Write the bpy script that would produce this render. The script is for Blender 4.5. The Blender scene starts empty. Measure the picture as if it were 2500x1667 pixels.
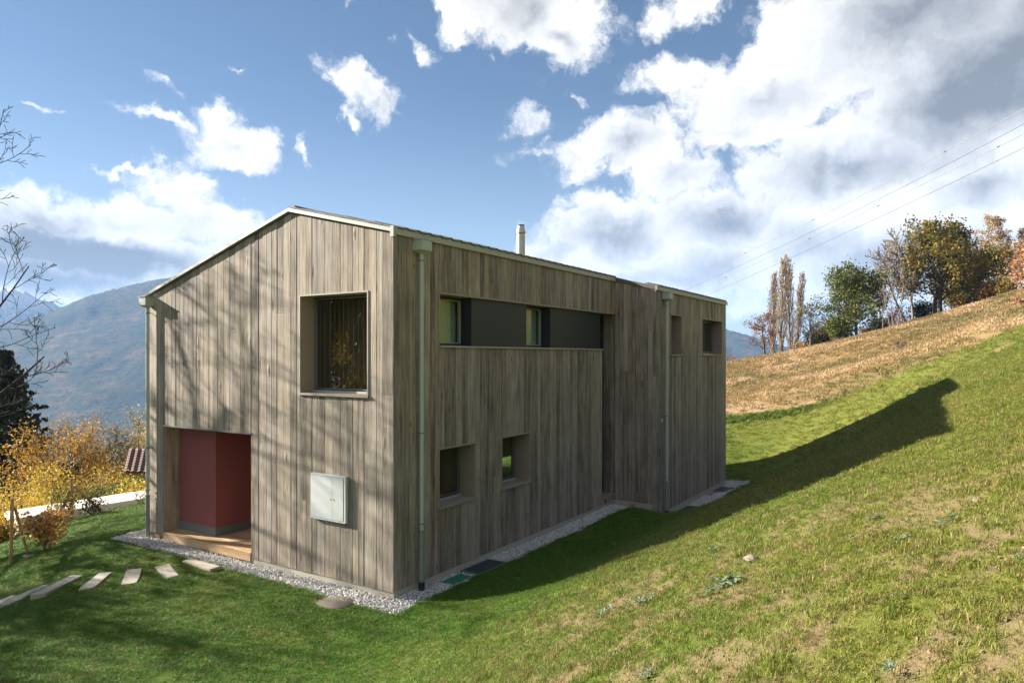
import bpy, math, random
import numpy as np
from mathutils import Vector, Matrix, Euler

random.seed(7)
R = math.radians
SC = bpy.context.scene
COL = SC.collection

# ------------------------------------------------------------------ camera
CAM = np.array([7.983, -8.76, 4.0]); YAW = 0.571; FPX = 1703.745; HORIZON = 868.869
FW = np.array([-math.sin(YAW), math.cos(YAW), 0.0]); RT = np.array([math.cos(YAW), math.sin(YAW), 0.0])
cam = bpy.data.cameras.new('camera'); cam_ob = bpy.data.objects.new('camera', cam); COL.objects.link(cam_ob)
cam_ob.location = CAM; cam_ob.rotation_euler = (math.pi / 2, 0, YAW)
cam.sensor_width = 36; cam.lens = FPX / 2500 * 36; cam.shift_y = (HORIZON - 833.5) / 2500
cam.clip_start = 0.05; cam.clip_end = 20000
SC.camera = cam_ob

def ray(u, v): return FW + RT * (u - 1250) / FPX - np.array([0, 0, 1.0]) * (v - HORIZON) / FPX
def at(u, v, d): return CAM + d * ray(u, v)          # a bearing and a distance -> a place

# ------------------------------------------------------------------ light
SUN_TRAVEL = Vector((1.0, 0.255, -0.397)).normalized()
SUN_EL = math.asin(-SUN_TRAVEL.z); SUN_AZ = math.atan2(-SUN_TRAVEL.x, -SUN_TRAVEL.y)   # from +Y towards +X
sun = bpy.data.lights.new('sun', 'SUN'); sun_ob = bpy.data.objects.new('sun', sun); COL.objects.link(sun_ob)
sun.energy = 5.0; sun.angle = R(0.53); sun.color = (1.0, 0.93, 0.82)
sun_ob.rotation_euler = SUN_TRAVEL.to_track_quat('-Z', 'Y').to_euler(); sun_ob.location = (-30, -8, 30)
SC.view_settings.view_transform = 'Standard'; SC.view_settings.look = 'None'
SC.view_settings.exposure = 2.03; SC.view_settings.gamma = 1.0; SC.view_settings.use_curve_mapping = False
SKY_STRENGTH = 0.0285; CLOUD_WHITE = 0.285
SC.cycles.volume_bounces = 0; SC.cycles.max_bounces = 6; SC.cycles.diffuse_bounces = 3; SC.cycles.glossy_bounces = 3
SC.cycles.transparent_max_bounces = 12; SC.cycles.use_denoising = True; SC.cycles.caustics_reflective = False

# ------------------------------------------------------------------ node helpers
class NT:
    def __init__(s, tree): s.t = tree; s.n = tree.nodes; s.l = tree.links
    def put(s, sock, val):
        if val is None: return
        if isinstance(val, bpy.types.NodeSocket): s.l.new(val, sock)
        elif hasattr(sock, 'default_value'):
            if isinstance(val, (tuple, list)) and len(val) == 3 and len(sock.default_value) == 4: val = (*val, 1)
            sock.default_value = val
    def node(s, typ, ins=(), **kw):
        n = s.n.new(typ)
        for k, v in kw.items(): setattr(n, k, v)
        if isinstance(ins, dict):
            for k, v in ins.items(): s.put(n.inputs[k], v)
        else:
            for i, v in enumerate(ins): s.put(n.inputs[i], v)
        return n
    def m(s, op, *a, clamp=False):
        return s.node('ShaderNodeMath', a, operation=op, use_clamp=clamp).outputs[0]
    def vm(s, op, *a):
        n = s.node('ShaderNodeVectorMath', a, operation=op)
        return n.outputs['Value'] if op in ('LENGTH', 'DOT_PRODUCT', 'DISTANCE') else n.outputs[0]
    def mix(s, f, a, b, blend='MIX'):
        n = s.n.new('ShaderNodeMix'); n.data_type = 'RGBA'; n.blend_type = blend
        s.put(n.inputs[0], f); s.put(n.inputs[6], a); s.put(n.inputs[7], b); return n.outputs[2]
    def step(s, x, a, b, lo=0.0, hi=1.0):
        n = s.n.new('ShaderNodeMapRange'); n.interpolation_type = 'SMOOTHSTEP'
        s.put(n.inputs[0], x); s.put(n.inputs[1], a); s.put(n.inputs[2], b); s.put(n.inputs[3], lo); s.put(n.inputs[4], hi); return n.outputs[0]
    def noise(s, vec, scale, detail=4.0, rough=0.55, out=0):
        return s.node('ShaderNodeTexNoise', {'Vector': vec, 'Scale': scale, 'Detail': detail, 'Roughness': rough}).outputs[out]
    def ramp(s, fac, stops):
        n = s.n.new('ShaderNodeValToRGB'); s.put(n.inputs[0], fac); cr = n.color_ramp
        while len(cr.elements) < len(stops): cr.elements.new(0.5)
        for e, (p, c) in zip(cr.elements, stops): e.position = p; e.color = (*c, 1)
        return n.outputs[0]

# ------------------------------------------------------------------ world: sky with clouds
w = bpy.data.worlds.new('World'); SC.world = w; w.use_nodes = True
W = NT(w.node_tree); W.n.clear()
sky = W.n.new('ShaderNodeTexSky'); sky.sky_type = 'NISHITA'; sky.sun_disc = False
sky.sun_elevation = SUN_EL; sky.sun_rotation = SUN_AZ; sky.altitude = 900; sky.air_density = 1.0; sky.dust_density = 0.3; sky.ozone_density = 2.5
D0 = W.n.new('ShaderNodeTexCoord').outputs['Generated']
skycol = W.vm('SCALE', sky.outputs[0]); skycol.node.inputs['Scale'].default_value = SKY_STRENGTH
warp = W.vm('SUBTRACT', W.noise(D0, 9.0, 5.0, 0.6, out=1), (0.5, 0.5, 0.5))
wn = W.vm('SCALE', warp); wn.node.inputs['Scale'].default_value = 0.10
warp2 = W.vm('SUBTRACT', W.noise(D0, 34.0, 6.0, 0.65, out=1), (0.5, 0.5, 0.5))
wn2 = W.vm('SCALE', warp2); wn2.node.inputs['Scale'].default_value = 0.035
DW = W.vm('ADD', W.vm('ADD', D0, wn), wn2)
K = 2500 / 2352
CLOUDS = [  # bearing as measured in the photograph: centre, half sizes, tilt (deg)
    (1215, 20, 235, 120, -22), (1290, 90, 110, 85, 0), (1085, 0, 110, 60, -20),
    (2060, 60, 420, 240, 14), (2300, 190, 500, 250, 14, 2.0), (1760, 220, 260, 130, 12), (1600, 180, 150, 55, -8), (1690, 300, 140, 70, 0),
    (1960, 370, 380, 150, 8, 1.6), (2260, 430, 300, 150, 0), (1440, 330, 190, 85, -4), (1320, 360, 110, 55, -10), (1215, 285, 75, 40, -12),
    (1560, 400, 140, 70, 0), (1420, 530, 200, 95, 6), (1300, 580, 150, 60, 10), (1640, 520, 220, 110, 0), (1880, 560, 260, 130, 0), (1380, 470, 90, 30, -5),
    (2120, 600, 420, 130, 0, 1.6), (1560, 630, 420, 80, 0), (1800, 690, 380, 60, 0), (1610, 20, 90, 55, 25), (1530, 60, 40, 45, 30),
    (835, 205, 105, 45, -28), (870, 255, 42, 50, 0), (800, 270, 18, 30, 0), (740, 178, 28, 14, 0),
    (540, 335, 120, 66, -10), (490, 250, 55, 45, 20), (390, 287, 130, 20, -6), (610, 345, 45, 60, 0),
    (378, 208, 40, 22, -20), (75, 258, 55, 13, -6), (278, 390, 74, 11, 8), (962, 105, 42, 22, -20), (895, 102, 24, 14, 0),
    (690, 358, 14, 32, 15), (1315, 222, 38, 13, -20), (795, 10, 24, 22, 0), (855, 5, 18, 14, 0), (1213, 190, 22, 20, 20), (1110, 130, 14, 28, 0), (540, 152, 28, 7, -15),
    (150, 515, 260, 70, -4), (430, 445, 130, 42, -14), (480, 510, 170, 50, -6), (240, 590, 440, 85, -3, 1.9), (120, 645, 400, 60, 0, 1.5), (560, 570, 150, 50, 0), (300, 505, 200, 60, 0)]
rc = random.Random(3)
dirs = []
for (x, y, ru, rv, tl, *wt_) in CLOUDS:
    d = Vector(ray(x * K, y * K)); L = d.length; d = d / L
    dirs.append((d, ru * K / FPX / L, rv * K / FPX / L, tl, wt_[0] if wt_ else min(1.2, max(0.5, rv / 75.0))))
F = None
for d, ru, rv, tl, wt in dirs:
    t1 = Vector((0, 0, 1)).cross(-d).normalized() if abs(d.z) < 0.99 else Vector((1, 0, 0))
    t2 = d.cross(t1) * -1
    if t2.z < 0: t2 = -t2
    a = R(tl); x_ = t1 * math.cos(a) + t2 * math.sin(a); y_ = -t1 * math.sin(a) + t2 * math.cos(a)
    z_ = x_.cross(y_)
    M = Matrix((x_, y_, z_)).transposed()
    mp = W.node('ShaderNodeMapping', {'Vector': DW, 'Location': tuple(d), 'Rotation': tuple(M.to_euler()), 'Scale': (ru, rv, max(ru, rv) * 1.4)}, vector_type='TEXTURE')
    v = W.m('MULTIPLY_ADD', W.vm('LENGTH', mp.outputs[0]), -wt, wt)
    F = v if F is None else W.m('SMOOTH_MAX', F, v, 0.12)
# the same broken cloud goes on round the rest of the dome
rest = W.m('ADD', W.m('MULTIPLY', W.m('SUBTRACT', W.noise(D0, 2.6, 3.0, 0.5), 0.5), 5.0), W.step(W.vm('DOT_PRODUCT', D0, tuple(FW)), 0.62, 0.80, 0.0, -3.0))
F = W.m('MAXIMUM', W.m('MAXIMUM', F, rest), -1.0)
sunv = -SUN_TRAVEL
n1 = W.noise(DW, 9.0, 12.0, 0.66)
n2 = W.noise(W.vm('ADD', DW, tuple(sunv * 0.03 + Vector((0, 0, 0.035)))), 9.0, 8.0, 0.66)
cov = W.m('ADD', F, W.m('MULTIPLY', W.m('SUBTRACT', n1, 0.5), 2.3))
dens = W.step(cov, -0.03, 0.42)
thick = W.m('ADD', W.m('MULTIPLY', F, 0.85), W.m('MULTIPLY', W.m('SUBTRACT', W.noise(DW, 3.4, 4.0, 0.5), 0.5), 1.5))
dark = W.m('MULTIPLY', W.step(thick, 0.25, 1.45), 0.82)
bill = W.m('MULTIPLY', W.m('SUBTRACT', n1, n2), 0.75)
lum = W.m('ADD', W.m('SUBTRACT', 1.0, dark), bill)
lum = W.m('MAXIMUM', W.m('MINIMUM', lum, 1.1), 0.25)
ccol = W.mix(dark, (1.0, 0.985, 0.955), (0.90, 0.95, 1.04))
ccol = W.vm('SCALE', ccol); W.put(ccol.node.inputs['Scale'], W.m('MULTIPLY', lum, CLOUD_WHITE))
# thin veil, drawn out along the horizon
sx = W.node('ShaderNodeSeparateXYZ', (D0,))
vm_ = W.node('ShaderNodeMapping', {'Vector': D0, 'Scale': (2.2, 2.2, 16.0)})
veil = W.m('MULTIPLY', W.step(W.noise(vm_.outputs[0], 1.6, 6.0, 0.6), 0.42, 0.85), W.step(sx.outputs[2], 0.42, 0.02, 0.0, 0.55))
low = W.step(sx.outputs[2], 0.36, -0.02, 0.0, 0.50)
veil = W.m('MAXIMUM', veil, low)
skyv = W.mix(veil, skycol, (0.17, 0.20, 0.23))
final = W.mix(dens, skyv, ccol)
bg = W.node('ShaderNodeBackground', {'Color': final, 'Strength': 1.0})
W.l.new(bg.outputs[0], W.n.new('ShaderNodeOutputWorld').inputs[0])
w.cycles.sampling_method = 'MANUAL'; w.cycles.sample_map_resolution = 512

# ------------------------------------------------------------------ materials
def newmat(name):
    m = bpy.data.materials.new(name); m.use_nodes = True; t = NT(m.node_tree); t.n.clear()
    out = t.n.new('ShaderNodeOutputMaterial'); return m, t, out
def bsdf(t, out, col, rough=0.6, bump=None, bdist=0.01, bstr=1.0, metal=0.0, spec=0.4):
    b = t.node('ShaderNodeBsdfPrincipled', {'Base Color': col, 'Roughness': rough, 'Metallic': metal, 'Specular IOR Level': spec})
    if bump is not None:
        n = t.node('ShaderNodeBump', {'Height': bump, 'Distance': bdist, 'Strength': bstr}); t.l.new(n.outputs[0], b.inputs['Normal'])
    t.l.new(b.outputs[0], out.inputs[0]); return b
MAT = {}
def simple(name, col, rough=0.5, metal=0.0, var=0.12, scale=6.0, bumpd=0.002):
    m, t, o = newmat(name)
    co = t.n.new('ShaderNodeTexCoord').outputs['Object']
    n = t.noise(co, scale, 6.0, 0.6); n2 = t.noise(co, scale * 9, 3.0)
    f = t.m('ADD', 1 - var, t.m('MULTIPLY', n, var * 2))
    c = t.vm('SCALE', tuple(col)); t.put(c.node.inputs['Scale'], f)
    bsdf(t, o, c, rough, t.m('ADD', n, t.m('MULTIPLY', n2, 0.4)), bumpd, 0.5, metal)
    MAT[name] = m; return m

def wood(name, dark, light, grain=1.0, knots=True, rnd=0.5, tints=((0.95, 0.98, 1.02), (1.04, 1.0, 0.93)), bd=0.004, horizontal=None):
    m, t, o = newmat(name)
    co = t.n.new('ShaderNodeTexCoord').outputs['Object']; oi = t.n.new('ShaderNodeObjectInfo')
    rr = oi.outputs['Random']
    off = t.vm('SCALE', (37.0, 91.0, 53.0)); t.put(off.node.inputs['Scale'], rr)
    p = t.vm('ADD', co, off)
    sc = (38, 38, 1.5) if horizontal is None else horizontal
    pw = t.vm('ADD', p, t.vm('MULTIPLY', t.vm('SUBTRACT', t.noise(p, 1.3, 2.0, out=1), (0.5, 0.5, 0.5)), (0.05, 0.05, 0.0)))
    g = t.noise(t.vm('MULTIPLY', pw, sc), grain, 6.0, 0.65)
    streak = t.noise(t.vm('MULTIPLY', p, tuple(q * 0.3 for q in sc)), grain, 5.0, 0.7)
    blot = t.noise(p, 1.1, 5.0, 0.6)
    f = t.m('ADD', t.m('MULTIPLY', g, 0.55), t.m('ADD', t.m('MULTIPLY', streak, 0.5), t.m('MULTIPLY', blot, 0.35)))
    f = t.m('ADD', f, t.m('MULTIPLY', t.m('SUBTRACT', rr, 0.5), rnd * 0.55))
    f = t.step(f, 0.43, 0.98)
    c = t.mix(f, dark, light)
    tint = t.mix(t.m('FRACT', t.m('MULTIPLY', rr, 17.3)), tints[0], tints[1])
    c = t.mix(1.0, c, tint, 'MULTIPLY')
    h = t.m('MULTIPLY', g, 0.8)
    if knots:
        v = t.node('ShaderNodeTexVoronoi', {'Vector': t.vm('MULTIPLY', p, tuple((5.0 if q > 10 else 1.5) for q in sc)), 'Scale': 1.0, 'Randomness': 1.0})
        keep = t.m('GREATER_THAN', t.node('ShaderNodeSeparateColor', (v.outputs['Color'],)).outputs[0], 0.55)
        kn = t.m('MULTIPLY', t.step(v.outputs['Distance'], 0.13, 0.05), keep)
        ring = t.m('MULTIPLY', t.step(v.outputs['Distance'], 0.22, 0.10), keep)
        c = t.mix(t.m('MULTIPLY', kn, 0.75), c, tuple(q * 0.55 for q in dark))
        h = t.m('ADD', h, t.m('MULTIPLY', ring, 0.9))
    bsdf(t, o, c, 0.78, h, bd, 0.8, spec=0.25)
    MAT[name] = m; return m

wood('weathered_wood', (0.084, 0.066, 0.051), (0.455, 0.388, 0.312), rnd=0.30, bd=0.007)
wood('deck_wood', (0.36, 0.22, 0.11), (0.66, 0.47, 0.28), horizontal=(1.5, 38, 38), rnd=0.4)
wood('inner_wood', (0.18, 0.09, 0.04), (0.40, 0.23, 0.115), knots=False)
wood('stake_wood', (0.24, 0.13, 0.06), (0.52, 0.33, 0.16), rnd=0.5)
simple('taupe_trim', (0.29, 0.24, 0.19), 0.55, var=0.08, scale=3)
simple('pale_metal', (0.36, 0.36, 0.315), 0.45, 0.0, var=0.06, scale=2)
simple('pipe_metal', (0.40, 0.43, 0.385), 0.38, 0.0, var=0.06, scale=3)
simple('pipe_dark', (0.22, 0.235, 0.22), 0.5, 0.0, var=0.06, scale=3)
simple('steel', (0.50, 0.50, 0.48), 0.38, 0.35, var=0.05)
simple('brass', (0.45, 0.28, 0.08), 0.4, 0.8)
simple('black_rubber', (0.012, 0.012, 0.012), 0.6)
simple('dark_frame', (0.035, 0.037, 0.040), 0.45)
simple('dark_panel', (0.022, 0.026, 0.030), 0.5, var=0.05, scale=1.5)
simple('red_render', (0.27, 0.080, 0.074), 0.85, var=0.06, scale=4, bumpd=0.003)
simple('skirting_grey', (0.15, 0.165, 0.155), 0.6, var=0.05)
simple('cabinet_white', (0.56, 0.58, 0.56), 0.4, var=0.03)
simple('concrete', (0.42, 0.385, 0.31), 0.85, var=0.2, scale=3)
simple('concrete_white', (0.66, 0.62, 0.55), 0.85, var=0.12, scale=1.5)
simple('slab_stone', (0.36, 0.32, 0.26), 0.85, var=0.40, scale=5, bumpd=0.006)
simple('manhole_concrete', (0.125, 0.104, 0.08), 0.9, var=0.3, scale=6, bumpd=0.006)
simple('green_plastic', (0.012, 0.17, 0.085), 0.45, var=0.15)
simple('galvanised', (0.20, 0.22, 0.225), 0.45, 0.4, var=0.1)
simple('grating_metal', (0.075, 0.088, 0.095), 0.5, 0.3)
simple('roof_tile', (0.105, 0.095, 0.085), 0.7, var=0.35, scale=3)
simple('roof_tile_brown', (0.125, 0.062, 0.045), 0.8, var=0.35, scale=2)
simple('house_wall', (0.45, 0.42, 0.37), 0.9, var=0.1)
simple('rock', (0.27, 0.225, 0.17), 0.85, var=0.35, scale=8, bumpd=0.02)
simple('pebble_a', (0.565, 0.543, 0.516), 0.8, var=0.2, scale=20)
simple('pebble_b', (0.381, 0.365, 0.349), 0.8, var=0.2, scale=20)
simple('pebble_c', (0.677, 0.657, 0.618), 0.8, var=0.1, scale=20)
simple('gravel_bed', (0.257, 0.246, 0.23), 0.95, var=0.4, scale=30, bumpd=0.02)
simple('cable', (0.30, 0.30, 0.30), 0.4, 0.3)
simple('cable_dark', (0.09, 0.095, 0.10), 0.5, 0.2)
simple('blind_slat', (0.72, 0.78, 0.68), 0.5, var=0.03)
simple('tan_reflection', (0.60, 0.50, 0.34), 0.9, var=0.1)
simple('cord_white', (0.36, 0.35, 0.32), 0.6)
simple('bark', (0.085, 0.065, 0.050), 0.9, var=0.4, scale=6, bumpd=0.02)
simple('bark_dark', (0.028, 0.022, 0.018), 0.9, var=0.3, scale=6, bumpd=0.01)
simple('bark_pale', (0.20, 0.155, 0.115), 0.9, var=0.35, scale=6, bumpd=0.01)
simple('bark_birch', (0.55, 0.52, 0.47), 0.8, var=0.4, scale=5)
simple('shed_red', (0.26, 0.10, 0.05), 0.8)
simple('sign_red', (0.45, 0.10, 0.06), 0.6)

def glass(name, tint=(0.82, 0.88, 0.86)):
    m, t, o = newmat(name)
    tr = t.node('ShaderNodeBsdfTransparent', {'Color': tint}); gl = t.node('ShaderNodeBsdfGlossy', {'Color': (1, 1, 1), 'Roughness': 0.015})
    g = t.n.new('ShaderNodeNewGeometry'); c = t.m('ABSOLUTE', t.vm('DOT_PRODUCT', g.outputs['Incoming'], g.outputs['Normal']))
    fr = t.m('ADD', 0.055, t.m('MULTIPLY', 0.945, t.m('POWER', t.m('SUBTRACT', 1.0, c, clamp=True), 5.0)))
    mx = t.node('ShaderNodeMixShader', (fr, tr.outputs[0], gl.outputs[0]))
    t.l.new(mx.outputs[0], o.inputs[0]); MAT[name] = m
glass('window_glass')

def leafmat(name, stops, trans=0.35, rough=0.6):
    m, t, o = newmat(name)
    g = t.n.new('ShaderNodeNewGeometry')
    big = t.noise(g.outputs['Position'], 0.55, 3.0, 0.6)
    f = t.m('ADD', t.m('MULTIPLY', g.outputs['Random Per Island'], 0.62), t.m('MULTIPLY', t.m('SUBTRACT', big, 0.28), 0.85), clamp=True)
    c = t.ramp(f, stops)
    d = t.node('ShaderNodeBsdfPrincipled', {'Base Color': c, 'Roughness': rough, 'Specular IOR Level': 0.25}); tl = t.node('ShaderNodeBsdfTranslucent', {'Color': c})
    mx = t.node('ShaderNodeMixShader', (trans, d.outputs[0], tl.outputs[0])); t.l.new(mx.outputs[0], o.inputs[0]); MAT[name] = m
leafmat('leaf_yellow', [(0.0, (0.16, 0.09, 0.02)), (0.35, (0.36, 0.22, 0.03)), (0.7, (0.56, 0.41, 0.05)), (1.0, (0.42, 0.40, 0.09))])
leafmat('leaf_orange', [(0.0, (0.12, 0.06, 0.018)), (0.4, (0.32, 0.165, 0.03)), (0.75, (0.46, 0.28, 0.045)), (1.0, (0.52, 0.38, 0.07))])
leafmat('leaf_oak', [(0.0, (0.05, 0.055, 0.014)), (0.4, (0.12, 0.115, 0.022)), (0.7, (0.23, 0.155, 0.028)), (1.0, (0.38, 0.19, 0.035))])
leafmat('leaf_green', [(0.0, (0.035, 0.052, 0.010)), (0.5, (0.095, 0.125, 0.018)), (1.0, (0.24, 0.22, 0.04))])
leafmat('leaf_russet', [(0.0, (0.10, 0.055, 0.04)), (0.5, (0.24, 0.125, 0.075)), (1.0, (0.40, 0.22, 0.10))])
leafmat('leaf_pale', [(0.0, (0.20, 0.10, 0.05)), (0.5, (0.40, 0.22, 0.11)), (1.0, (0.55, 0.35, 0.17))])
leafmat('leaf_birch', [(0.0, (0.13, 0.08, 0.03)), (0.5, (0.28, 0.16, 0.045)), (1.0, (0.42, 0.26, 0.06))])
leafmat('leaf_dark', [(0.0, (0.012, 0.018, 0.008)), (0.6, (0.028, 0.040, 0.014)), (1.0, (0.06, 0.065, 0.022))], 0.2)
leafmat('needle', [(0.0, (0.012, 0.018, 0.009)), (0.6, (0.030, 0.040, 0.016)), (1.0, (0.065, 0.068, 0.025))], 0.1)
leafmat('leaf_pinkish', [(0.0, (0.30, 0.15, 0.03)), (0.45, (0.45, 0.24, 0.05)), (0.75, (0.50, 0.25, 0.14)), (1.0, (0.60, 0.36, 0.30))])
leafmat('leaf_weed', [(0.0, (0.075, 0.115, 0.06)), (0.6, (0.16, 0.21, 0.12)), (1.0, (0.28, 0.32, 0.20))], 0.2, 0.5)
leafmat('leaf_fallen', [(0.0, (0.25, 0.11, 0.05)), (1.0, (0.48, 0.25, 0.12))], 0.15)

def grassmat(name):
    m, t, o = newmat(name)
    a = t.node('ShaderNodeAttribute', attribute_name='tint', attribute_type='INSTANCER')
    g = t.n.new('ShaderNodeNewGeometry')
    f = t.m('ADD', 0.6, t.m('MULTIPLY', g.outputs['Random Per Island'], 0.8))
    c = t.vm('SCALE', a.outputs['Color']); t.put(c.node.inputs['Scale'], f)
    d = t.node('ShaderNodeBsdfPrincipled', {'Base Color': c, 'Roughness': 0.55, 'Specular IOR Level': 0.2}); tl = t.node('ShaderNodeBsdfTranslucent', {'Color': c})
    mx = t.node('ShaderNodeMixShader', (0.3, d.outputs[0], tl.outputs[0])); t.l.new(mx.outputs[0], o.inputs[0]); MAT[name] = m
grassmat('grass_blade')
def groundmat(name):
    m, t, o = newmat(name)
    a = t.node('ShaderNodeAttribute', attribute_name='tint')
    g = t.n.new('ShaderNodeNewGeometry'); p = g.outputs['Position']
    n = t.noise(p, 14.0, 8.0, 0.7); n2 = t.noise(p, 1.7, 6.0, 0.65); n3 = t.noise(p, 60.0, 3.0, 0.6)
    f = t.m('ADD', 0.30, t.m('ADD', t.m('MULTIPLY', n, 0.55), t.m('ADD', t.m('MULTIPLY', n2, 0.45), t.m('MULTIPLY', n3, 0.4))))
    c = t.vm('SCALE', a.outputs['Color']); t.put(c.node.inputs['Scale'], f)
    bsdf(t, o, c, 0.95, t.m('ADD', n, t.m('MULTIPLY', n3, 0.35)), 0.05, 0.7, spec=0.1); MAT[name] = m
groundmat('ground')
def mountainmat(name, snow):
    m, t, o = newmat(name)
    g = t.n.new('ShaderNodeNewGeometry'); p = g.outputs['Position']
    q = t.vm('MULTIPLY', p, (1, 1, 2.2))
    n = t.noise(q, 0.018, 8.0, 0.68); n2 = t.noise(q, 0.0045, 6.0, 0.6); n3 = t.noise(q, 0.06, 5.0, 0.7)
    c = t.ramp(n, [(0.30, (0.018, 0.030, 0.016)), (0.48, (0.045, 0.055, 0.022)), (0.58, (0.11, 0.068, 0.028)), (0.66, (0.20, 0.12, 0.05)), (0.75, (0.20, 0.22, 0.08))])
    c = t.mix(t.step(n2, 0.52, 0.62), c, (0.03, 0.042, 0.02))
    k = t.m('ADD', 0.45, t.m('MULTIPLY', n3, 1.1)); c2 = t.vm('SCALE', c); t.put(c2.node.inputs['Scale'], k); c = c2
    h = t.m('ADD', n3, n)
    if snow:
        z = t.node('ShaderNodeSeparateXYZ', (p,)).outputs[2]
        zz = t.m('ADD', z, t.m('MULTIPLY', t.m('SUBTRACT', n3, 0.5), 260.0))
        c = t.mix(t.step(zz, 120.0, 260.0), (0.10, 0.11, 0.11), (0.80, 0.82, 0.85))
    bsdf(t, o, c, 0.95, h, 14.0, 1.0, spec=0.05); MAT[name] = m
mountainmat('mountain_forest', False); mountainmat('mountain_snow', True)

# ------------------------------------------------------------------ object helpers
def link(name, mesh, parent=None, mat=None):
    o = bpy.data.objects.new(name, mesh); COL.objects.link(o)
    if parent is not None: o.parent = parent
    if mat: mesh.materials.append(MAT[mat])
    return o
def tag(o, label=None, cat=None, group=None, kind=None):
    if label: o['label'] = label
    if cat: o['category'] = cat
    if group: o['group'] = group
    if kind: o['kind'] = kind
    return o
def empty(name, loc=(0, 0, 0), parent=None):
    o = bpy.data.objects.new(name, None); COL.objects.link(o); o.location = loc; o.empty_display_size = 0.2
    if parent is not None: o.parent = parent
    return o
def np_mesh(name, verts, faces, smooth=False):
    me = bpy.data.meshes.new(name); verts = np.asarray(verts, dtype=np.float32); faces = np.asarray(faces, dtype=np.int32)
    n, k = faces.shape
    me.vertices.add(len(verts)); me.vertices.foreach_set('co', verts.ravel())
    me.loops.add(n * k); me.loops.foreach_set('vertex_index', faces.ravel())
    me.polygons.add(n); me.polygons.foreach_set('loop_start', np.arange(0, n * k, k, dtype=np.int32))
    if smooth: me.polygons.foreach_set('use_smooth', np.ones(n, dtype=bool))
    me.update(calc_edges=True); me.validate(); return me
class MB:
    def __init__(s): s.v = []; s.f = []
    def add(s, vs, fs):
        b = len(s.v); s.v += [tuple(p) for p in vs]; s.f += [tuple(i + b for i in f) for f in fs]; return s
    def box(s, x0, x1, y0, y1, z0, z1):
        return s.add([(x0, y0, z0), (x1, y0, z0), (x1, y1, z0), (x0, y1, z0), (x0, y0, z1), (x1, y0, z1), (x1, y1, z1), (x0, y1, z1)],
                     [(0, 3, 2, 1), (4, 5, 6, 7), (0, 1, 5, 4), (1, 2, 6, 5), (2, 3, 7, 6), (3, 0, 4, 7)])
    def loft(s, r0, r1, cap=True):
        n = len(r0); fs = [(i, (i + 1) % n, n + (i + 1) % n, n + i) for i in range(n)]
        if cap: fs += [tuple(range(n - 1, -1, -1)), tuple(range(n, 2 * n))]
        return s.add(list(r0) + list(r1), fs)
    def lathe(s, prof, c=(0, 0, 0), n=20):
        vs = []; fs = []
        for r, z in prof:
            for i in range(n):
                a = 2 * math.pi * i / n; vs.append((c[0] + r * math.cos(a), c[1] + r * math.sin(a), c[2] + z))
        for k in range(len(prof) - 1):
            for i in range(n): fs.append((k * n + i, k * n + (i + 1) % n, (k + 1) * n + (i + 1) % n, (k + 1) * n + i))
        fs += [tuple(range(n - 1, -1, -1)), tuple(range((len(prof) - 1) * n, len(prof) * n))]
        return s.add(vs, fs)
    def tube(s, pts, rad, n=8):
        P = np.asarray(pts, float); rad = np.broadcast_to(np.asarray(rad, float), (len(P),))
        v, f = tube_arrays(P, rad, n); fs = [tuple(q) for q in f]
        m_ = len(P); fs += [tuple(range(n - 1, -1, -1)), tuple(range((m_ - 1) * n, m_ * n))]
        return s.add(v, fs)
    def build(s, name, mat, parent=None, smooth=False):
        me = bpy.data.meshes.new(name); me.from_pydata(s.v, [], s.f); me.update()
        if smooth:
            me.polygons.foreach_set('use_smooth', np.ones(len(me.polygons), dtype=bool))
            try: me.set_sharp_from_angle(angle=R(40))
            except Exception: pass
        return link(name, me, parent, mat)
def tube_arrays(P, rad, n):
    T = np.gradient(P, axis=0); T /= np.linalg.norm(T, axis=1)[:, None] + 1e-9
    ref = np.array([0.0, 0, 1]) if abs(T[0][2]) < 0.9 else np.array([1.0, 0, 0])
    A = np.cross(T, ref); A /= np.linalg.norm(A, axis=1)[:, None] + 1e-9; B = np.cross(T, A)
    an = np.arange(n) * 2 * np.pi / n
    ring = A[:, None, :] * np.cos(an)[None, :, None] + B[:, None, :] * np.sin(an)[None, :, None]
    V = (P[:, None, :] + ring * rad[:, None, None]).reshape(-1, 3)
    i = np.arange(len(P) - 1)[:, None] * n; j = np.arange(n)[None, :]; j2 = (j + 1) % n
    Fq = np.stack([i + j, i + n + j, i + n + j2, i + j2], -1).reshape(-1, 4)
    return V, Fq

# ------------------------------------------------------------------ numpy noise
def vnoise(x, y, seed=0):
    xi = np.floor(x).astype(np.int64); yi = np.floor(y).astype(np.int64); xf = x - xi; yf = y - yi
    def h(a, b):
        k = (a * 374761393 + b * 668265263 + seed * 1442695041) & 0xffffffff
        k = ((k ^ (k >> 13)) * 1274126177) & 0xffffffff; return ((k ^ (k >> 16)) & 0xffff) / 65535.0
    u = xf * xf * (3 - 2 * xf); v = yf * yf * (3 - 2 * yf)
    return (h(xi, yi) * (1 - u) + h(xi + 1, yi) * u) * (1 - v) + (h(xi, yi + 1) * (1 - u) + h(xi + 1, yi + 1) * u) * v
def fbm(x, y, oct=4, seed=0, gain=0.5):
    s = 0; a = 1.0; t = 0
    for o in range(oct):
        s = s + a * vnoise(x * 2 ** o + 17.3 * o, y * 2 ** o - 9.1 * o, seed + o); t += a; a *= gain
    return s / t
def sstep(x, a, b):
    t = np.clip((x - a) / (b - a), 0, 1); return t * t * (3 - 2 * t)

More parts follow.
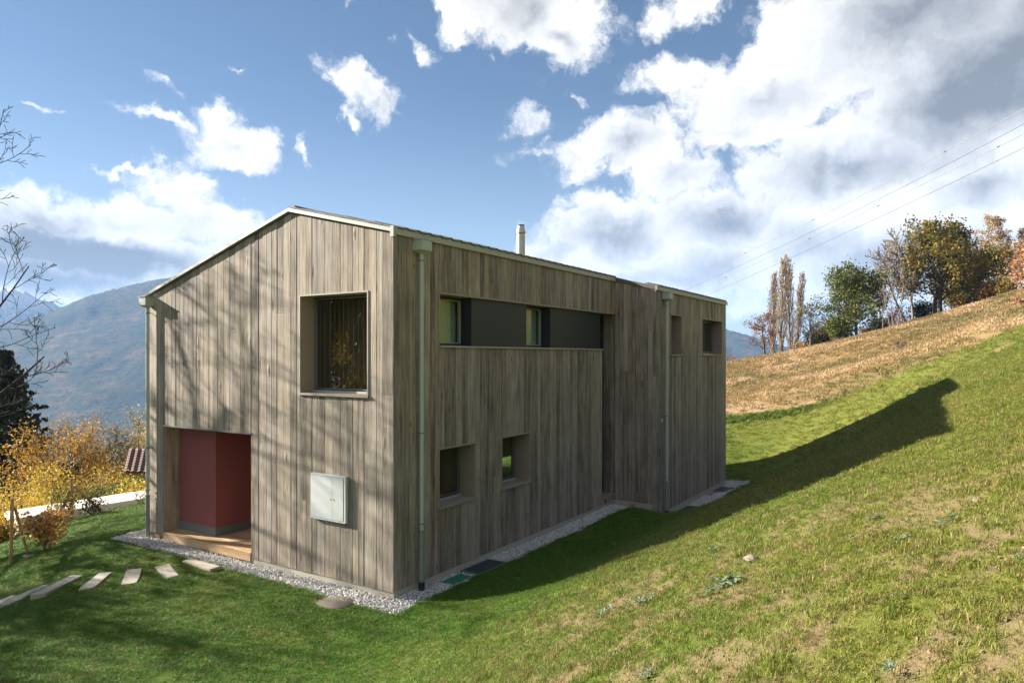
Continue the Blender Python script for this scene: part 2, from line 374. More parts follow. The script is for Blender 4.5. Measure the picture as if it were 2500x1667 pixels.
# ------------------------------------------------------------------ terrain
def bank(x, y):
    s_ = 0.48 + (0.012 * y if y > 0 else 0.0); x0 = 1.75 - 0.13 * y if y < 0 else min(1.75 + 0.07 * y, 2.45)
    base = 0.0 if y < 9 else -0.28
    z = s_ * 0.5 * math.log(1 + math.exp((min(x, 8.5) - x0) / 0.5)) + base
    return z + 0.42 * max(0, x - 8.5)
CT = []
for x in (-8, -6, -4, -2, 0, 0.6): CT.append((x, -0.5, -0.03))
for x in (-5, -3, -1, 0.6): CT.append((x, -2, 0.0))
for p in ((-4, 4), (-4, 9), (-1, 3), (0.5, 1.5), (0.6, 3.5), (0.6, 6), (0.5, 7.8), (-6, 2), (0.2, 8.6)): CT.append((*p, -0.03))
for p in ((1.3, 9.6), (1.8, 10.2), (1.8, 12), (1.8, 14), (1.8, 15.4), (1.2, 15.8), (0, 12), (-4, 14)): CT.append((*p, -0.31))
for y in (-14, -11, -8.76, -6, -4, -2, 0, 2, 4, 6, 8):
    for x in (2.2, 3, 4, 5.2, 6.6, 8, 11, 15, 21): CT.append((x, y, bank(x, y)))
for y in (12, 16):
    for x in (3, 4.2, 6, 8, 11, 15, 21): CT.append((x, y, bank(x, y)))
CT += [(-1.5, -4.5, 0.0), (0.5, -4.5, 0.05), (-1, -7, 0.0), (1.5, -8, 0.1), (-3, -5, -0.06), (-5, -5, -0.3), (-5.3, -2.8, -0.04), (-5.75, -3.2, -0.22), (-6.15, -3.55, -0.40), (-6.6, -3.9, -0.58),
       (-7, -1.9, -0.22), (-8.5, -2.2, -0.58), (-10, -1, -0.6), (-11.6, -0.7, -0.85), (-9.5, -3.5, -1.3), (-7.5, -5, -1.1), (-3, -8, -0.15), (-6, -8, -0.9),
       (-9, 0.5, -0.12), (-9, 3, -0.2), (-12, 2, -0.55), (-13, 4, -0.7), (-15, 2.4, -1.05), (-15.5, 5, -1.05), (-17, 0, -1.9), (-19, 4, -2.2), (-14, -2.5, -1.9), (-16, -6, -3.2),
       (-22, 3, -3.6), (-24, 9, -4.0), (-20, -5, -4.0), (-30, 12, -6.5), (-32, -2, -8), (-24, -14, -5.5), (-14, -14, -2.6), (-45, 18, -12), (-60, -10, -19), (-60, 40, -18), (-40, -40, -12),
       (-10, 10, -0.6), (-10, 16, -0.6), (-16, 14, -2.0), (-24, 24, -4.5), (-10, 24, 0.0), (-4, 18.5, 0.15), (0, 18.5, 0.2), (-1.08, 23.45, 1.16), (2.7, 23.5, 1.90), (6.3, 23.4, 3.44), (9.95, 23.4, 5.17), (15, 23.4, 7.4), (22, 23.4, 10.2),
       (4, -20, 1.0), (12, -20, 4.2), (22, -22, 8.5), (-6, -20, -1.2), (35, 0, 14.5), (35, 25, 15.5), (-20, -28, -4.8), (15, -45, 4), (-10, -50, -4), (45, -40, 17), (60, 30, 24), (60, 90, 26)]
for u, v, d in ((1771, 948, 50), (1900, 920, 50), (2019, 890, 50), (2221, 832, 48), (2498, 745, 45), (1650, 985, 50),
                (1700, 905, 75), (1771, 895, 75), (1828, 882, 75), (2019, 845, 75), (2179, 802, 75), (2338, 760, 75), (2430, 735, 75), (2500, 715, 75), (2700, 660, 75)):
    CT.append(tuple(at(u, v, d)))
for u, v, d in ((1700, 905, 100), (1828, 882, 100), (2019, 845, 100), (2338, 760, 100), (2500, 715, 100)):
    p = at(u, v, d); CT.append((p[0], p[1], p[2] - 4.0))
for u, v, d in ((1700, 905, 140), (2019, 845, 140), (2338, 760, 140)):
    p = at(u, v, d); CT.append((p[0], p[1], p[2] - 14.0))
CT += [(-30, 70, -3.5), (-50, 90, -12), (-45, 50, -11)]
CT = np.array(CT)
def tps_k(r2): return 0.5 * r2 * np.log(r2 + 1e-9)
def tps_fit(C, lam=0.02):
    n = len(C); P = C[:, :2]; Kk = tps_k(((P[:, None] - P[None]) ** 2).sum(-1)) + lam * np.eye(n)
    Q = np.c_[np.ones(n), P]; A = np.block([[Kk, Q], [Q.T, np.zeros((3, 3))]])
    return np.linalg.solve(A, np.r_[C[:, 2], 0, 0, 0])
TW = tps_fit(CT)
def tps(x, y):
    x = np.asarray(x, float); y = np.asarray(y, float); sh = x.shape; X = x.ravel(); Y = y.ravel(); out = np.empty(len(X))
    for i in range(0, len(X), 20000):
        a = X[i:i + 20000]; b = Y[i:i + 20000]
        r2 = (a[:, None] - CT[None, :, 0]) ** 2 + (b[:, None] - CT[None, :, 1]) ** 2
        out[i:i + 20000] = tps_k(r2) @ TW[:len(CT)] + TW[len(CT)] + TW[len(CT) + 1] * a + TW[len(CT) + 2] * b
    return out.reshape(sh)
def height(x, y):
    """the lie of the land: the garden and hillside, then down to the valley floor"""
    x = np.asarray(x, float); y = np.asarray(y, float)
    r = np.hypot(x - 2, y - 15)
    k = np.minimum(1.0, 130.0 / np.maximum(r, 1e-6))
    z = tps(2 + (x - 2) * k, 15 + (y - 15) * k)
    far = np.maximum(r - 130, 0)
    side = np.clip((x * 0.75 - (y - 15) * 0.66) / np.maximum(r, 1), -1, 1)        # uphill to the right and behind
    z = z - far * (0.30 - 0.42 * np.maximum(side, 0))
    return np.maximum(z, -212.0 + 0 * z)
def hz(x, y): return float(height(np.array([x]), np.array([y]))[0])
def ground_hit(u, v, dmax=140.0):
    d = np.concatenate([np.arange(2.5, 30, 0.1), np.arange(30, dmax, 0.5)]); P = CAM[None] + d[:, None] * ray(u, v)[None]
    below = P[:, 2] < height(P[:, 0], P[:, 1]); i = int(np.argmax(below)) if below.any() else len(d) - 1
    return P[i]

def in_gravel(x, y, grow=0.0):
    wob = 0.07 * (fbm(x * 2.2, y * 2.2, 3, 5) - 0.5) * 2
    g = grow + wob
    a = (x > -7.85 - g) & (x < 0.56 + g) & (y > -0.56 - g) & (y < 0.35 + g)
    a &= ~((x < -7.2) & (y - 0.35 > g - (x + 7.9) * 0.2))
    b = (x > -0.3) & (x < 0.54 + g) & (y > -0.56 - g) & (y < 8.9)
    c = (x > 0.0) & (x < 1.3) & (y > 8.25 - 0.55 * np.clip((0.75 - x) / 0.3, 0, 1) - g) & (y < 9.0)
    d = (x > 1.1) & (x < 1.92 + g) & (y > 8.42 - g) & (y < 15.75 + g)
    return a | b | c | d
def in_house(x, y): return ((x > -7.25) & (x < 0.0) & (y > 0.0) & (y < 15.36)) | ((x > -1) & (x < 1.19) & (y > 8.86) & (y < 15.36))

def mound(x, y): return 0.16 * np.exp(-(((x - 0.98) / 0.36) ** 2 + ((y - 7.85) / 0.55) ** 2))
def fine(x, y):
    rough = 0.035 + 0.05 * sstep(x, 2.5, 6) * sstep(y, 8, -2)
    near = sstep(np.hypot(x - 4, y - 3), 60, 20)
    return (fbm(x * 1.3, y * 1.3, 4, 11) - 0.5) * rough * near * 1.6 + (fbm(x * 0.09, y * 0.09, 4, 31) - 0.5) * 1.1 * sstep(y, 22, 40) + mound(x, y)

LAWN = np.array([0.070, 0.152, 0.010]); SLOPE = np.array([0.158, 0.182, 0.027]); DRY = np.array([0.325, 0.228, 0.104]); SOIL = np.array([0.185, 0.130, 0.074]); STRAW = np.array([0.46, 0.33, 0.185])
def cover(x, y):
    """what grows where: share of bare soil, share of dry grass, colour of the sward"""
    n = fbm(x * 0.9, y * 0.9, 4, 3); n2 = fbm(x * 2.6 + 5, y * 2.6, 3, 8); nl = fbm(x * 0.22, y * 0.22, 3, 21)
    onbank = sstep(x, 1.8 - 0.10 * np.minimum(y, 0), 4.5 - 0.10 * np.minimum(y, 0)) * sstep(y, 26, 22)
    region = sstep(x + 0.35 * y, 1.2, 4.5) * sstep(y + 0.35 * (x - 5), 3.5, -2.5) * onbank
    n3 = fbm(x * 5.2 + 2, y * 5.2 + 7, 3, 13)
    bare = sstep(0.24 * n + 0.34 * n2 + 0.42 * n3, 0.545 - 0.10 * region, 0.63 - 0.10 * region) * (0.06 + 0.66 * region) * onbank
    bare = np.maximum(bare, sstep(n, 0.66, 0.76) * sstep(y, 12, 20) * sstep(x, 7, 10) * onbank)
    edge = 23.4 + (fbm(x * 0.5, y * 0.5, 3, 44) - 0.5) * 1.6
    dry = sstep(y - edge, -0.25, 0.3)
    far = sstep(np.hypot(x, y - 20), 85, 120)
    yel = sstep(nl, 0.35, 0.65)
    bk = np.maximum(onbank, sstep(y, 13, 17.5))
    col = LAWN + (SLOPE - LAWN) * np.clip(bk * (0.55 + 0.45 * yel) + 0.35 * sstep(n, 0.5, 0.75) * (1 - onbank), 0, 1)[..., None]
    pale = sstep(fbm(x * 0.35 + y * 0.12, y * 0.12 - x * 0.05, 4, 77), 0.45, 0.68)
    dcol = DRY + (STRAW - DRY) * pale[..., None]
    grn = sstep(fbm(x * 0.16, y * 0.16, 4, 55), 0.56, 0.72)
    dcol = dcol + (np.array([0.17, 0.15, 0.05]) - dcol) * (grn * 0.75)[..., None]
    col = col + (dcol - col) * dry[..., None]
    forest = np.array([0.05, 0.06, 0.022])
    col = col + (forest - col) * far[..., None]
    return bare * (1 - dry), dry, col

NG = 560
sgr = np.linspace(-1, 1, NG); Bs = 7.2; As = 4.2
gx = 3.5 + As * np.sinh(Bs * sgr); gy = 3.5 + As * np.sinh(Bs * sgr)
GX, GY = np.meshgrid(gx, gy, indexing='ij')
GZ = height(GX, GY) + fine(GX, GY)
mg = in_gravel(GX, GY, -0.02); GZ = np.where(mg, GZ - 0.07, GZ)
mh = in_house(GX, GY); GZ = np.where(mh, np.minimum(GZ, -0.1) - 0.35, GZ)
idx = np.arange(NG * NG).reshape(NG, NG)
faces = np.stack([idx[:-1, :-1], idx[1:, :-1], idx[1:, 1:], idx[:-1, 1:]], -1).reshape(-1, 4)
me = np_mesh('ground', np.stack([GX, GY, GZ], -1).reshape(-1, 3), faces, smooth=True)
bare, dryv, gcol = cover(GX, GY)
gcol = gcol * 0.72 + (SOIL - gcol * 0.72) * np.clip(bare * 1.1 + 0.10, 0, 1)[..., None]
at_ = me.color_attributes.new('tint', 'FLOAT_COLOR', 'POINT')
at_.data.foreach_set('color', np.concatenate([gcol.reshape(-1, 3), np.ones((NG * NG, 1))], 1).astype(np.float32).ravel())
tag(link('ground', me, None, 'ground'), kind='structure')

# ------------------------------------------------------------------ far mountains across the valley
def mountain(name, uu, ridge_v, d0, d1, d2, mat, seed, amp, nu=420, nd=110):
    us = np.linspace(uu[0], uu[-1], nu); rv = np.interp(us, uu, ridge_v)
    ts = np.linspace(0, 1, nd)
    V = np.zeros((nu, nd, 3))
    for j, t_ in enumerate(ts):
        d = d0 + (d2 - d0) * t_
        P = CAM[None, :2] + d * (FW[None, :2] + RT[None, :2] * ((us - 1250) / FPX)[:, None])
        dr = d1 * (1 + 0.06 * np.sin(us * 0.006 + seed))
        zr = 4 - (rv - HORIZON) / FPX * dr
        k = np.clip((d - d0) / (dr - d0), 0, 1.6)
        prof = np.where(k <= 1, k ** 1.12, 1 - (k - 1) * 1.3)
        n = fbm(P[:, 0] * 0.0042, P[:, 1] * 0.0042, 6, seed, 0.55) - 0.5
        n2 = np.abs(fbm(P[:, 0] * 0.0016 + 3, P[:, 1] * 0.0016, 4, seed + 9) - 0.5) * 2
        trees = (fbm(P[:, 0] * 0.09, P[:, 1] * 0.09, 2, seed + 5) - 0.5) * 7
        bell = np.clip(k, 0, 1) * np.clip(1.05 - np.clip(k, 0, 1) ** 6, 0.08, 1)
        z = -214 + (zr + 214) * prof + amp * (n * 1.2 - (n2 - 0.3) * 0.8) * bell + trees
        V[:, j, 0] = P[:, 0]; V[:, j, 1] = P[:, 1]; V[:, j, 2] = np.maximum(z, -230)
    ix = np.arange(nu * nd).reshape(nu, nd); fc = np.stack([ix[:-1, :-1], ix[1:, :-1], ix[1:, 1:], ix[:-1, 1:]], -1).reshape(-1, 4)
    return tag(link(name, np_mesh(name, V.reshape(-1, 3), fc, True), None, mat), kind='structure')
mountain('mountain', [-500, -100, 20, 110, 215, 300, 350, 430, 560, 800, 1200, 1600, 1775, 1840, 1920, 2200, 2600, 3000],
         [840, 800, 790, 768, 722, 700, 687, 674, 655, 640, 655, 745, 803, 822, 846, 860, 850, 850], 1450, 2500, 3100, 'mountain_forest', 5, 70)
mountain('snow_mountain', [-500, -200, 0, 40, 90, 140, 200, 300], [720, 690, 697, 703, 722, 742, 760, 790], 2700, 3150, 3300, 'mountain_snow', 23, 60, 200, 60)

# ================================================================== the house
house = tag(empty('timber_house', (0, 0, 0)), 'two storey house clad in weathered grey timber boards with a low gable roof', 'house')
rb = random.Random(11)
def wallA(s, d, z): return (s, -d, z)            # gable front, looks to -Y
def wallB(s, d, z): return (d, s, z)             # long side, looks to +X
def wallR(s, d, z): return (s, 8.861 - d, z)     # return of the wing
def wallW(s, d, z): return (1.192 + d, s, z)     # wing side
ROOF_R = lambda x: 6.045 - 0.24 * x
RIDGE_X = -2.55; RIDGE_Z = ROOF_R(RIDGE_X)
ROOF_L = lambda x: RIDGE_Z + 0.2855 * (x - RIDGE_X)
topA = lambda s: ROOF_R(s) if s > RIDGE_X else ROOF_L(s)
topB = lambda s: ROOF_R(0.0)
topW = lambda s: ROOF_R(1.192)
OPEN_A = [(-2.292, -0.55, 3.291, 5.12), (-6.719, -3.713, -1.0, 2.482)]
OPEN_B = [(1.158, 2.307, 1.225, 2.32), (3.216, 4.357, 1.237, 2.33), (1.158, 8.05, 4.173, 5.157), (8.05, 8.861, 0.25, 5.157)]
OPEN_W = [(9.91, 10.80, 4.01, 5.165), (12.73, 14.86, 4.015, 5.17)]
def spans(s0, s1, z0, top, opens):
    iv = [(z0, None)]
    for a, b, c, d in opens:
        if b > s0 + 1e-4 and a < s1 - 1e-4:
            nv = []
            for lo, hi in iv:
                h = 99 if hi is None else hi
                if c > lo + 0.02: nv.append((lo, min(c, h) if c < h else hi))
                if d < h - 0.02: nv.append((max(lo, d), hi))
            iv = nv
    return iv
def shell(name, parent, T, s0, s1, z0, top, opens, thick, mat, extra=()):
    cuts = sorted({s0, s1, *[q for o in opens for q in o[:2] if s0 < q < s1], *extra}); mb = MB()
    for a, b in zip(cuts[:-1], cuts[1:]):
        for lo, hi in spans(a, b, z0, top, opens):
            ha = top(a + 1e-6) - 0.02 if hi is None else hi; hb = top(b - 1e-6) - 0.02 if hi is None else hi
            f = [T(a, -0.001, lo), T(b, -0.001, lo), T(b, -0.001, hb), T(a, -0.001, ha)]; k = [T(a, -thick, lo), T(b, -thick, lo), T(b, -thick, hb), T(a, -thick, ha)]
            mb.loft(f, k)
    return mb.build(name, mat, parent)
def plank(parent, T, a, b, lo, ha, hb, th, mat='weathered_wood', gap=0.0014):
    a += gap; b -= gap; c = 0.004
    sec = [(a, 0.0), (a, th - c), (a + c, th), (b - c, th), (b, th - c), (b, 0.0)]
    hs = lambda s: ha + (hb - ha) * (s - a) / (b - a)
    mb = MB(); mb.loft([T(s, d, lo) for s, d in sec], [T(s, d, hs(s)) for s, d in sec]); return mb.build('plank', mat, parent)
def cladding(parent, T, s0, s1, z0, top, opens, wmin=0.105, wmax=0.205, butt=0.12, z0f=None, extra=()):
    cuts = sorted({s0, s1, *[q for o in opens for q in o[:2] if s0 < q < s1], *extra}); js = []
    for a, b in zip(cuts[:-1], cuts[1:]):
        js.append(a); p = a
        while True:
            p += rb.uniform(wmin, wmax)
            if p > b - wmin * 0.8: break
            js.append(p)
    js.append(s1)
    for a, b in zip(js[:-1], js[1:]):
        th = 0.022 + rb.uniform(-0.004, 0.005)
        zb = z0f((a + b) / 2) if z0f else z0
        for lo, hi in spans(a, b, zb, top, opens):
            ha = top(a + 1e-6) if hi is None else hi; hb = top(b - 1e-6) if hi is None else hi
            if ha - lo > 2.0 and rb.random() < butt:
                zc = lo + (ha - lo) * rb.uniform(0.3, 0.75)
                plank(parent, T, a, b, lo, zc - 0.002, zc - 0.002, th); plank(parent, T, a, b, zc + 0.002, ha, hb, th + rb.uniform(-0.002, 0.002))
            else: plank(parent, T, a, b, lo, ha, hb, th)
wA = shell('gable_wall', house, wallA, -7.25, 0.0, -0.35, topA, OPEN_A, 0.34, 'inner_wood', extra=(RIDGE_X,))
cladding(wA, wallA, -7.25, 0.022, 0.06, topA, OPEN_A, z0f=lambda s: 0.095 if s < -6.7 else 0.045, extra=(RIDGE_X,))
wB = shell('long_wall', house, wallB, 0.345, 8.861, -0.35, topB, OPEN_B, 0.34, 'inner_wood')
cladding(wB, wallB, 0.0, 8.861, 0.06, topB, OPEN_B, butt=0.05)
wR = shell('return_wall', house, wallR, 0.004, 1.192, -0.6, lambda s: ROOF_R(s), [], 0.2, 'inner_wood')
cladding(wR, wallR, 0.026, 1.214, 0.07, lambda s: ROOF_R(s) + 0.070, [], 0.1, 0.15, butt=0.8, z0f=lambda s: 0.075 if s < 1.08 else -0.27)
wW = shell('wing_wall', house, wallW, 8.87, 15.36, -0.6, topW, OPEN_W, 0.34, 'inner_wood')
cladding(wW, wallW, 8.861, 15.36, -0.24, topW, OPEN_W, butt=0.05, z0f=lambda s: -0.275 if s < 9.3 else -0.225)
# the sides that look away from here
mb = MB(); mb.loft([(-7.249, 0.345, -0.9), (-7.249, 13.6, -0.9), (-7.249, 13.6, ROOF_L(-7.25) - .02), (-7.249, 0.345, ROOF_L(-7.25) - .02)], [(-7.0, 0.345, -0.9), (-7.0, 13.6, -0.9), (-7.0, 13.6, ROOF_L(-7.0) - .02), (-7.0, 0.345, ROOF_L(-7.0) - .02)])
mb.box(-7.25, -7.0, 13.6, 15.36, 0.05, ROOF_L(-7.25) - 0.02); mb.box(-7.25, -7.0, 13.6, 15.36, -1.3, -0.75)
mb.build('rear_side_wall', 'weathered_wood', house)
mb = MB(); mb.loft([(-7.0, 15.36, -0.9), (1.19, 15.36, -0.9), (1.19, 15.36, ROOF_R(1.19) - .02), (RIDGE_X, 15.36, RIDGE_Z - .02), (-7.0, 15.36, ROOF_L(-7.0) - .02)],
                   [(-7.0, 15.1, -0.9), (1.19, 15.1, -0.9), (1.19, 15.1, ROOF_R(1.19) - .02), (RIDGE_X, 15.1, RIDGE_Z - .02), (-7.0, 15.1, ROOF_L(-7.0) - .02)])
mb.build('end_wall', 'weathered_wood', house)
MB().box(-6.99, -0.36, 2.4, 15.09, 2.72, 2.95).build('floor_slab', 'inner_wood', house)
MB().box(-6.99, -0.36, 2.4, 15.09, -1.3, -1.1).build('ground_slab', 'inner_wood', house)
MB().box(-6.9, -0.4, 2.35, 2.45, -1.0, 2.7).build('partition', 'inner_wood', house)
MB().box(-3.2, -0.36, 1.0, 1.06, 2.96, 5.9).build('partition', 'inner_wood', house)
MB().box(-1.45, -1.40, 0.4, 2.3, 0.2, 2.7).build('partition', 'inner_wood', house)
# plinth
MB().box(-3.70, 0.006, -0.008, 0.03, -0.15, 0.05).build('plinth', 'concrete', house)
MB().box(-0.03, 0.010, 0.031, 8.84, -0.15, 0.065).build('plinth', 'concrete', house)
MB().box(0.012, 1.10, 8.845, 8.859, -0.15, 0.08).build('plinth', 'concrete', house)
MB().box(1.15, 1.203, 8.9, 15.35, -0.45, -0.22).build('plinth', 'concrete', house)

# roof
roof = MB()
for y0, y1, xe in ((-0.03, 8.80, 0.045), (8.80, 15.40, 1.235)):
    sec = [(-7.33, ROOF_L(-7.33) + 0.0), (RIDGE_X, RIDGE_Z + 0.0), (xe, ROOF_R(xe)), (xe, ROOF_R(xe) + 0.10), (RIDGE_X, RIDGE_Z + 0.10), (-7.33, ROOF_L(-7.33) + 0.10)]
    roof.loft([(x, y0, z + 0.004) for x, z in sec], [(x, y1 - 0.001, z + 0.004) for x, z in sec])
roof = roof.build('roof', 'roof_tile', house)
# pale metal verge and eaves trims
def verge(xs, y, h=0.062, dep=0.045, name='verge_trim'):
    mb = MB()
    for a, b, fn in xs:
        mb.loft([(a, y, fn(a) + 0.032), (b, y, fn(b) + 0.032), (b, y, fn(b) + 0.032 + h), (a, y, fn(a) + 0.032 + h)], [(a, y - dep, fn(a) + 0.032), (b, y - dep, fn(b) + 0.032), (b, y - dep, fn(b) + 0.032 + h), (a, y - dep, fn(a) + 0.032 + h)])
    return mb.build(name, 'pale_metal', roof)
verge([(-7.33, RIDGE_X, ROOF_L), (RIDGE_X, 0.0, ROOF_R)], -0.031, dep=0.055)
verge([(0.06, 1.25, lambda x: ROOF_R(x) + 0.042)], 8.836, h=0.034, dep=0.03)
MB().box(0.0, 0.075, -0.088, -0.030, 5.985, 6.165).build('corner_trim', 'pale_metal', roof)
MB().box(0.026, 0.070, -0.029, 8.795, 6.030, 6.145).build('eaves_trim', 'pale_metal', roof)
MB().box(0.026, 0.078, -0.0285, 8.790, 6.1455, 6.157).build('eaves_trim', 'pale_metal', roof)
MB().box(1.218, 1.262, 8.765, 15.40, 5.742, 5.853).build('eaves_trim', 'pale_metal', roof)
# tiles: a course along each eave and a column up the verge piece by piece, the rest as one sheet
def tile_mesh():
    mb = MB(); n = 8; prof = []
    for i in range(n + 1):
        t = i / n; y = t * 0.30; z = 0.028 * max(0.0, math.sin((t - 0.45) / 0.55 * math.pi)) if t > 0.45 else 0.004
        prof.append((y, z))
    lo = [(0.0, y, z + 0.022) for y, z in prof]; lo2 = [(0.0, y, z) for y, z in reversed(prof)]
    hi = [(-0.40, y, z + 0.022) for y, z in prof]; hi2 = [(-0.40, y, z) for y, z in reversed(prof)]
    mb.loft(lo + lo2, hi + hi2); me = bpy.data.meshes.new('tile'); me.from_pydata(mb.v, [], mb.f); me.update(); me.materials.append(MAT['roof_tile']); return me
TM = tile_mesh(); PITCH = math.atan(0.24)
def put_tile(x, y):
    o = bpy.data.objects.new('tile', TM); COL.objects.link(o); o.parent = roof
    o.location = (x, y, ROOF_R(x) + 0.100 + rb.uniform(0, 0.006)); o.rotation_euler = (0, PITCH + rb.uniform(0.0, 0.03), 0)
for i in range(29): put_tile(0.085, 0.02 + i * 0.302)
for i in range(21): put_tile(1.275, 8.86 + i * 0.302)
for r_ in range(1, 8): put_tile(0.085 - 0.34 * r_, 0.02)
sheet = MB()
for r_ in range(1, 8):
    x1 = 0.085 - 0.34 * r_ + 0.02
    for y0, y1 in ((0.33, 15.3),):
        z1 = ROOF_R(x1) + 0.13; z0 = ROOF_R(x1 - 0.34) + 0.118
        sheet.loft([(x1, y0, z1), (x1, y1, z1), (x1 - 0.34, y1, z0), (x1 - 0.34, y0, z0)], [(x1, y0, z1 - 0.02), (x1, y1, z1 - 0.02), (x1 - 0.34, y1, z0 - 0.02), (x1 - 0.34, y0, z0 - 0.02)])
tag(sheet.build('tile_courses', 'roof_tile', roof), kind='stuff')
MB().tube([(RIDGE_X, 0.04, RIDGE_Z + 0.11), (RIDGE_X, 15.3, RIDGE_Z + 0.11)], 0.06, 10).build('ridge_tile', 'roof_tile', roof)
# chimney
cx, cy = -1.55, 6.51; cz = ROOF_R(cx)
ch = MB().lathe([(0.108, -0.1), (0.108, 0.62), (0.113, 0.622), (0.113, 0.645), (0.106, 0.65), (0.106, 0.70)], (cx, cy, cz), 28).build('chimney', 'steel', roof, True)
ch2 = MB().lathe([(0.100, 0.70), (0.100, 0.748)], (cx, cy, cz), 24).build('chimney_collar', 'brass', ch, True)
MB().lathe([(0.124, 0.75), (0.124, 0.77), (0.090, 0.915), (0.088, 0.925)], (cx, cy, cz), 28).build('cowl', 'steel', ch, True)
mb = MB().lathe([(0.094, 0.945), (0.094, 0.957)], (cx, cy, cz), 24)
for i in range(6):
    a = i * math.pi / 3; mb.box(cx + 0.08 * math.cos(a) - .006, cx + 0.08 * math.cos(a) + .006, cy + 0.08 * math.sin(a) - .006, cy + 0.08 * math.sin(a) + .006, cz + 0.92, cz + 0.95)
mb.build('chimney_cap', 'dark_frame', ch)

# windows
def rect_ring(T, s0, s1, z0, z1, w, d0, d1):
    mb = MB()
    for a, b, c, e in ((s0, s1, z1 - w, z1), (s0, s1, z0, z0 + w), (s0, s0 + w, z0 + w, z1 - w), (s1 - w, s1, z0 + w, z1 - w)):
        mb.loft([T(a, d0, c), T(b, d0, c), T(b, d0, e), T(a, d0, e)], [T(a, d1, c), T(b, d1, c), T(b, d1, e), T(a, d1, e)])
    return mb
def slab(T, s0, s1, z0, z1, d0, d1):
    return MB().loft([T(s0, d0, z0), T(s1, d0, z0), T(s1, d0, z1), T(s0, d0, z1)], [T(s0, d1, z0), T(s1, d1, z0), T(s1, d1, z1), T(s0, d1, z1)])
def window(T, s0, s1, z0, z1, depth, lining='taupe_trim', lw=0.028, fw=0.05, sill='taupe_trim', frame_mat='dark_frame', mull=()):
    win = rect_ring(T, s0 - 0.004, s1 + 0.004, z0 - 0.004, z1 + 0.004, lw, 0.040, -depth).build('window', lining, house)
    a, b, c, d = s0 + lw, s1 - lw, z0 + lw, z1 - lw
    slab(T, a - 0.045, b + 0.045, c - 0.035, c + 0.004, 0.062, -depth + 0.02).build('sill', sill, win)
    slab(T, a + 0.001, b - 0.001, c + 0.005, c + 0.045, -depth + 0.085, -depth + 0.041).build('sill_flashing', 'pale_metal', win)
    rect_ring(T, a + 0.002, b - 0.002, c + 0.046, d - 0.002, fw, -depth + 0.04, -depth - 0.03).build('frame', frame_mat, win)
    rect_ring(T, a + fw - 0.004, b - fw + 0.004, c + 0.042 + fw, d + 0.002 - fw, 0.012, -depth + 0.052, -depth - 0.02).build('frame', 'galvanised', win)
    slab(T, a + fw, b - fw, c + 0.046 + fw, d - fw, -depth + 0.010, -depth + 0.002).build('pane', 'window_glass', win)
    for q in mull: slab(T, q - 0.03, q + 0.03, c + 0.05 + fw, d - fw, -depth + 0.041, -depth - 0.02).build('mullion', frame_mat, win)
    return win
big = window(wallA, *OPEN_A[0], 0.34, fw=0.028)
for i in range(13):
    s_ = -2.20 + i * 0.125 + rb.uniform(-0.012, 0.012)
    slab(wallA, s_ - 0.002, s_ + 0.002, 3.40, 5.02, -0.385, -0.39).build('cord', 'cord_white', big)
w1 = window(wallB, *OPEN_B[0], 0.375, fw=0.035); w2 = window(wallB, *OPEN_B[1], 0.40, fw=0.035)
v1 = window(wallW, *OPEN_W[0], 0.34); v2 = window(wallW, *OPEN_W[1], 0.30)
# ribbon of dark panels with two windows, and the tall slot at its end
rib = MB()
T = wallB
for a, b, c, d in ((1.150, 8.880, 5.127, 5.161), (1.150, 1.182, 4.165, 5.126)):
    rib.loft([T(a, 0.040, c), T(b, 0.040, c), T(b, 0.040, d), T(a, 0.040, d)], [T(a, -0.34, c), T(b, -0.34, c), T(b, -0.34, d), T(a, -0.34, d)])
rib = rib.build('ribbon_window', 'taupe_trim', house)
slab(wallB, 1.19, 4.42, 4.158, 4.188, 0.060, -0.32).build('sill', 'pale_metal', rib); slab(wallB, 4.422, 8.06, 4.158, 4.188, 0.060, -0.32).build('sill', 'pale_metal', rib)
for a, b in ((2.250, 4.293), (5.356, 8.024)): slab(wallB, a, b, 4.192, 5.123, -0.030, -0.331).build('panel', 'dark_panel', rib)
for a, b in ((1.184, 2.245), (4.297, 5.350)):
    rect_ring(wallB, a + 0.003, b, 4.192, 5.122, 0.055, -0.26, -0.338).build('frame', 'dark_frame', rib)
    rect_ring(wallB, a + 0.052, b - 0.048, 4.243, 5.072, 0.014, -0.252, -0.33).build('frame', 'pale_metal', rib)
    slab(wallB, a + 0.06, b - 0.056, 4.25, 5.064, -0.285, -0.293).build('pane', 'window_glass', rib)
    bl = MB(); z = 4.27
    while z < 5.04:
        bl.loft([T(a + 0.10, -0.345, z), T(b - 0.09, -0.345, z), T(b - 0.09, -0.345, z + 0.004), T(a + 0.10, -0.345, z + 0.004)], [T(a + 0.10, -0.375, z + 0.020), T(b - 0.09, -0.375, z + 0.020), T(b - 0.09, -0.375, z + 0.024), T(a + 0.10, -0.375, z + 0.024)]); z += 0.026
    bl.build('blind', 'blind_slat', rib)
    slab(wallB, a + 0.05, b - (0.40 if a < 2 else 0.56), 4.2, 5.1, -0.335, -0.342).build('tan_reflection', 'tan_reflection', rib)  # added tan sheet: the reflection in the pane put in as colour
slot = MB()
slot.loft([T(8.852, 0.0, 0.25), T(8.860, 0.0, 0.25), T(8.860, 0.0, 5.126), T(8.852, 0.0, 5.126)], [T(8.852, -0.40, 0.25), T(8.860, -0.40, 0.25), T(8.860, -0.40, 5.126), T(8.852, -0.40, 5.126)])
slot = slot.build('slot_window', 'weathered_wood', house)
for i, (a, b) in enumerate(((0.0, -0.14), (-0.14, -0.27), (-0.27, -0.385))):
    MB().box(b + 0.002, a - 0.002, 8.828, 8.851, 0.26, 5.125).build('plank', 'weathered_wood', slot)
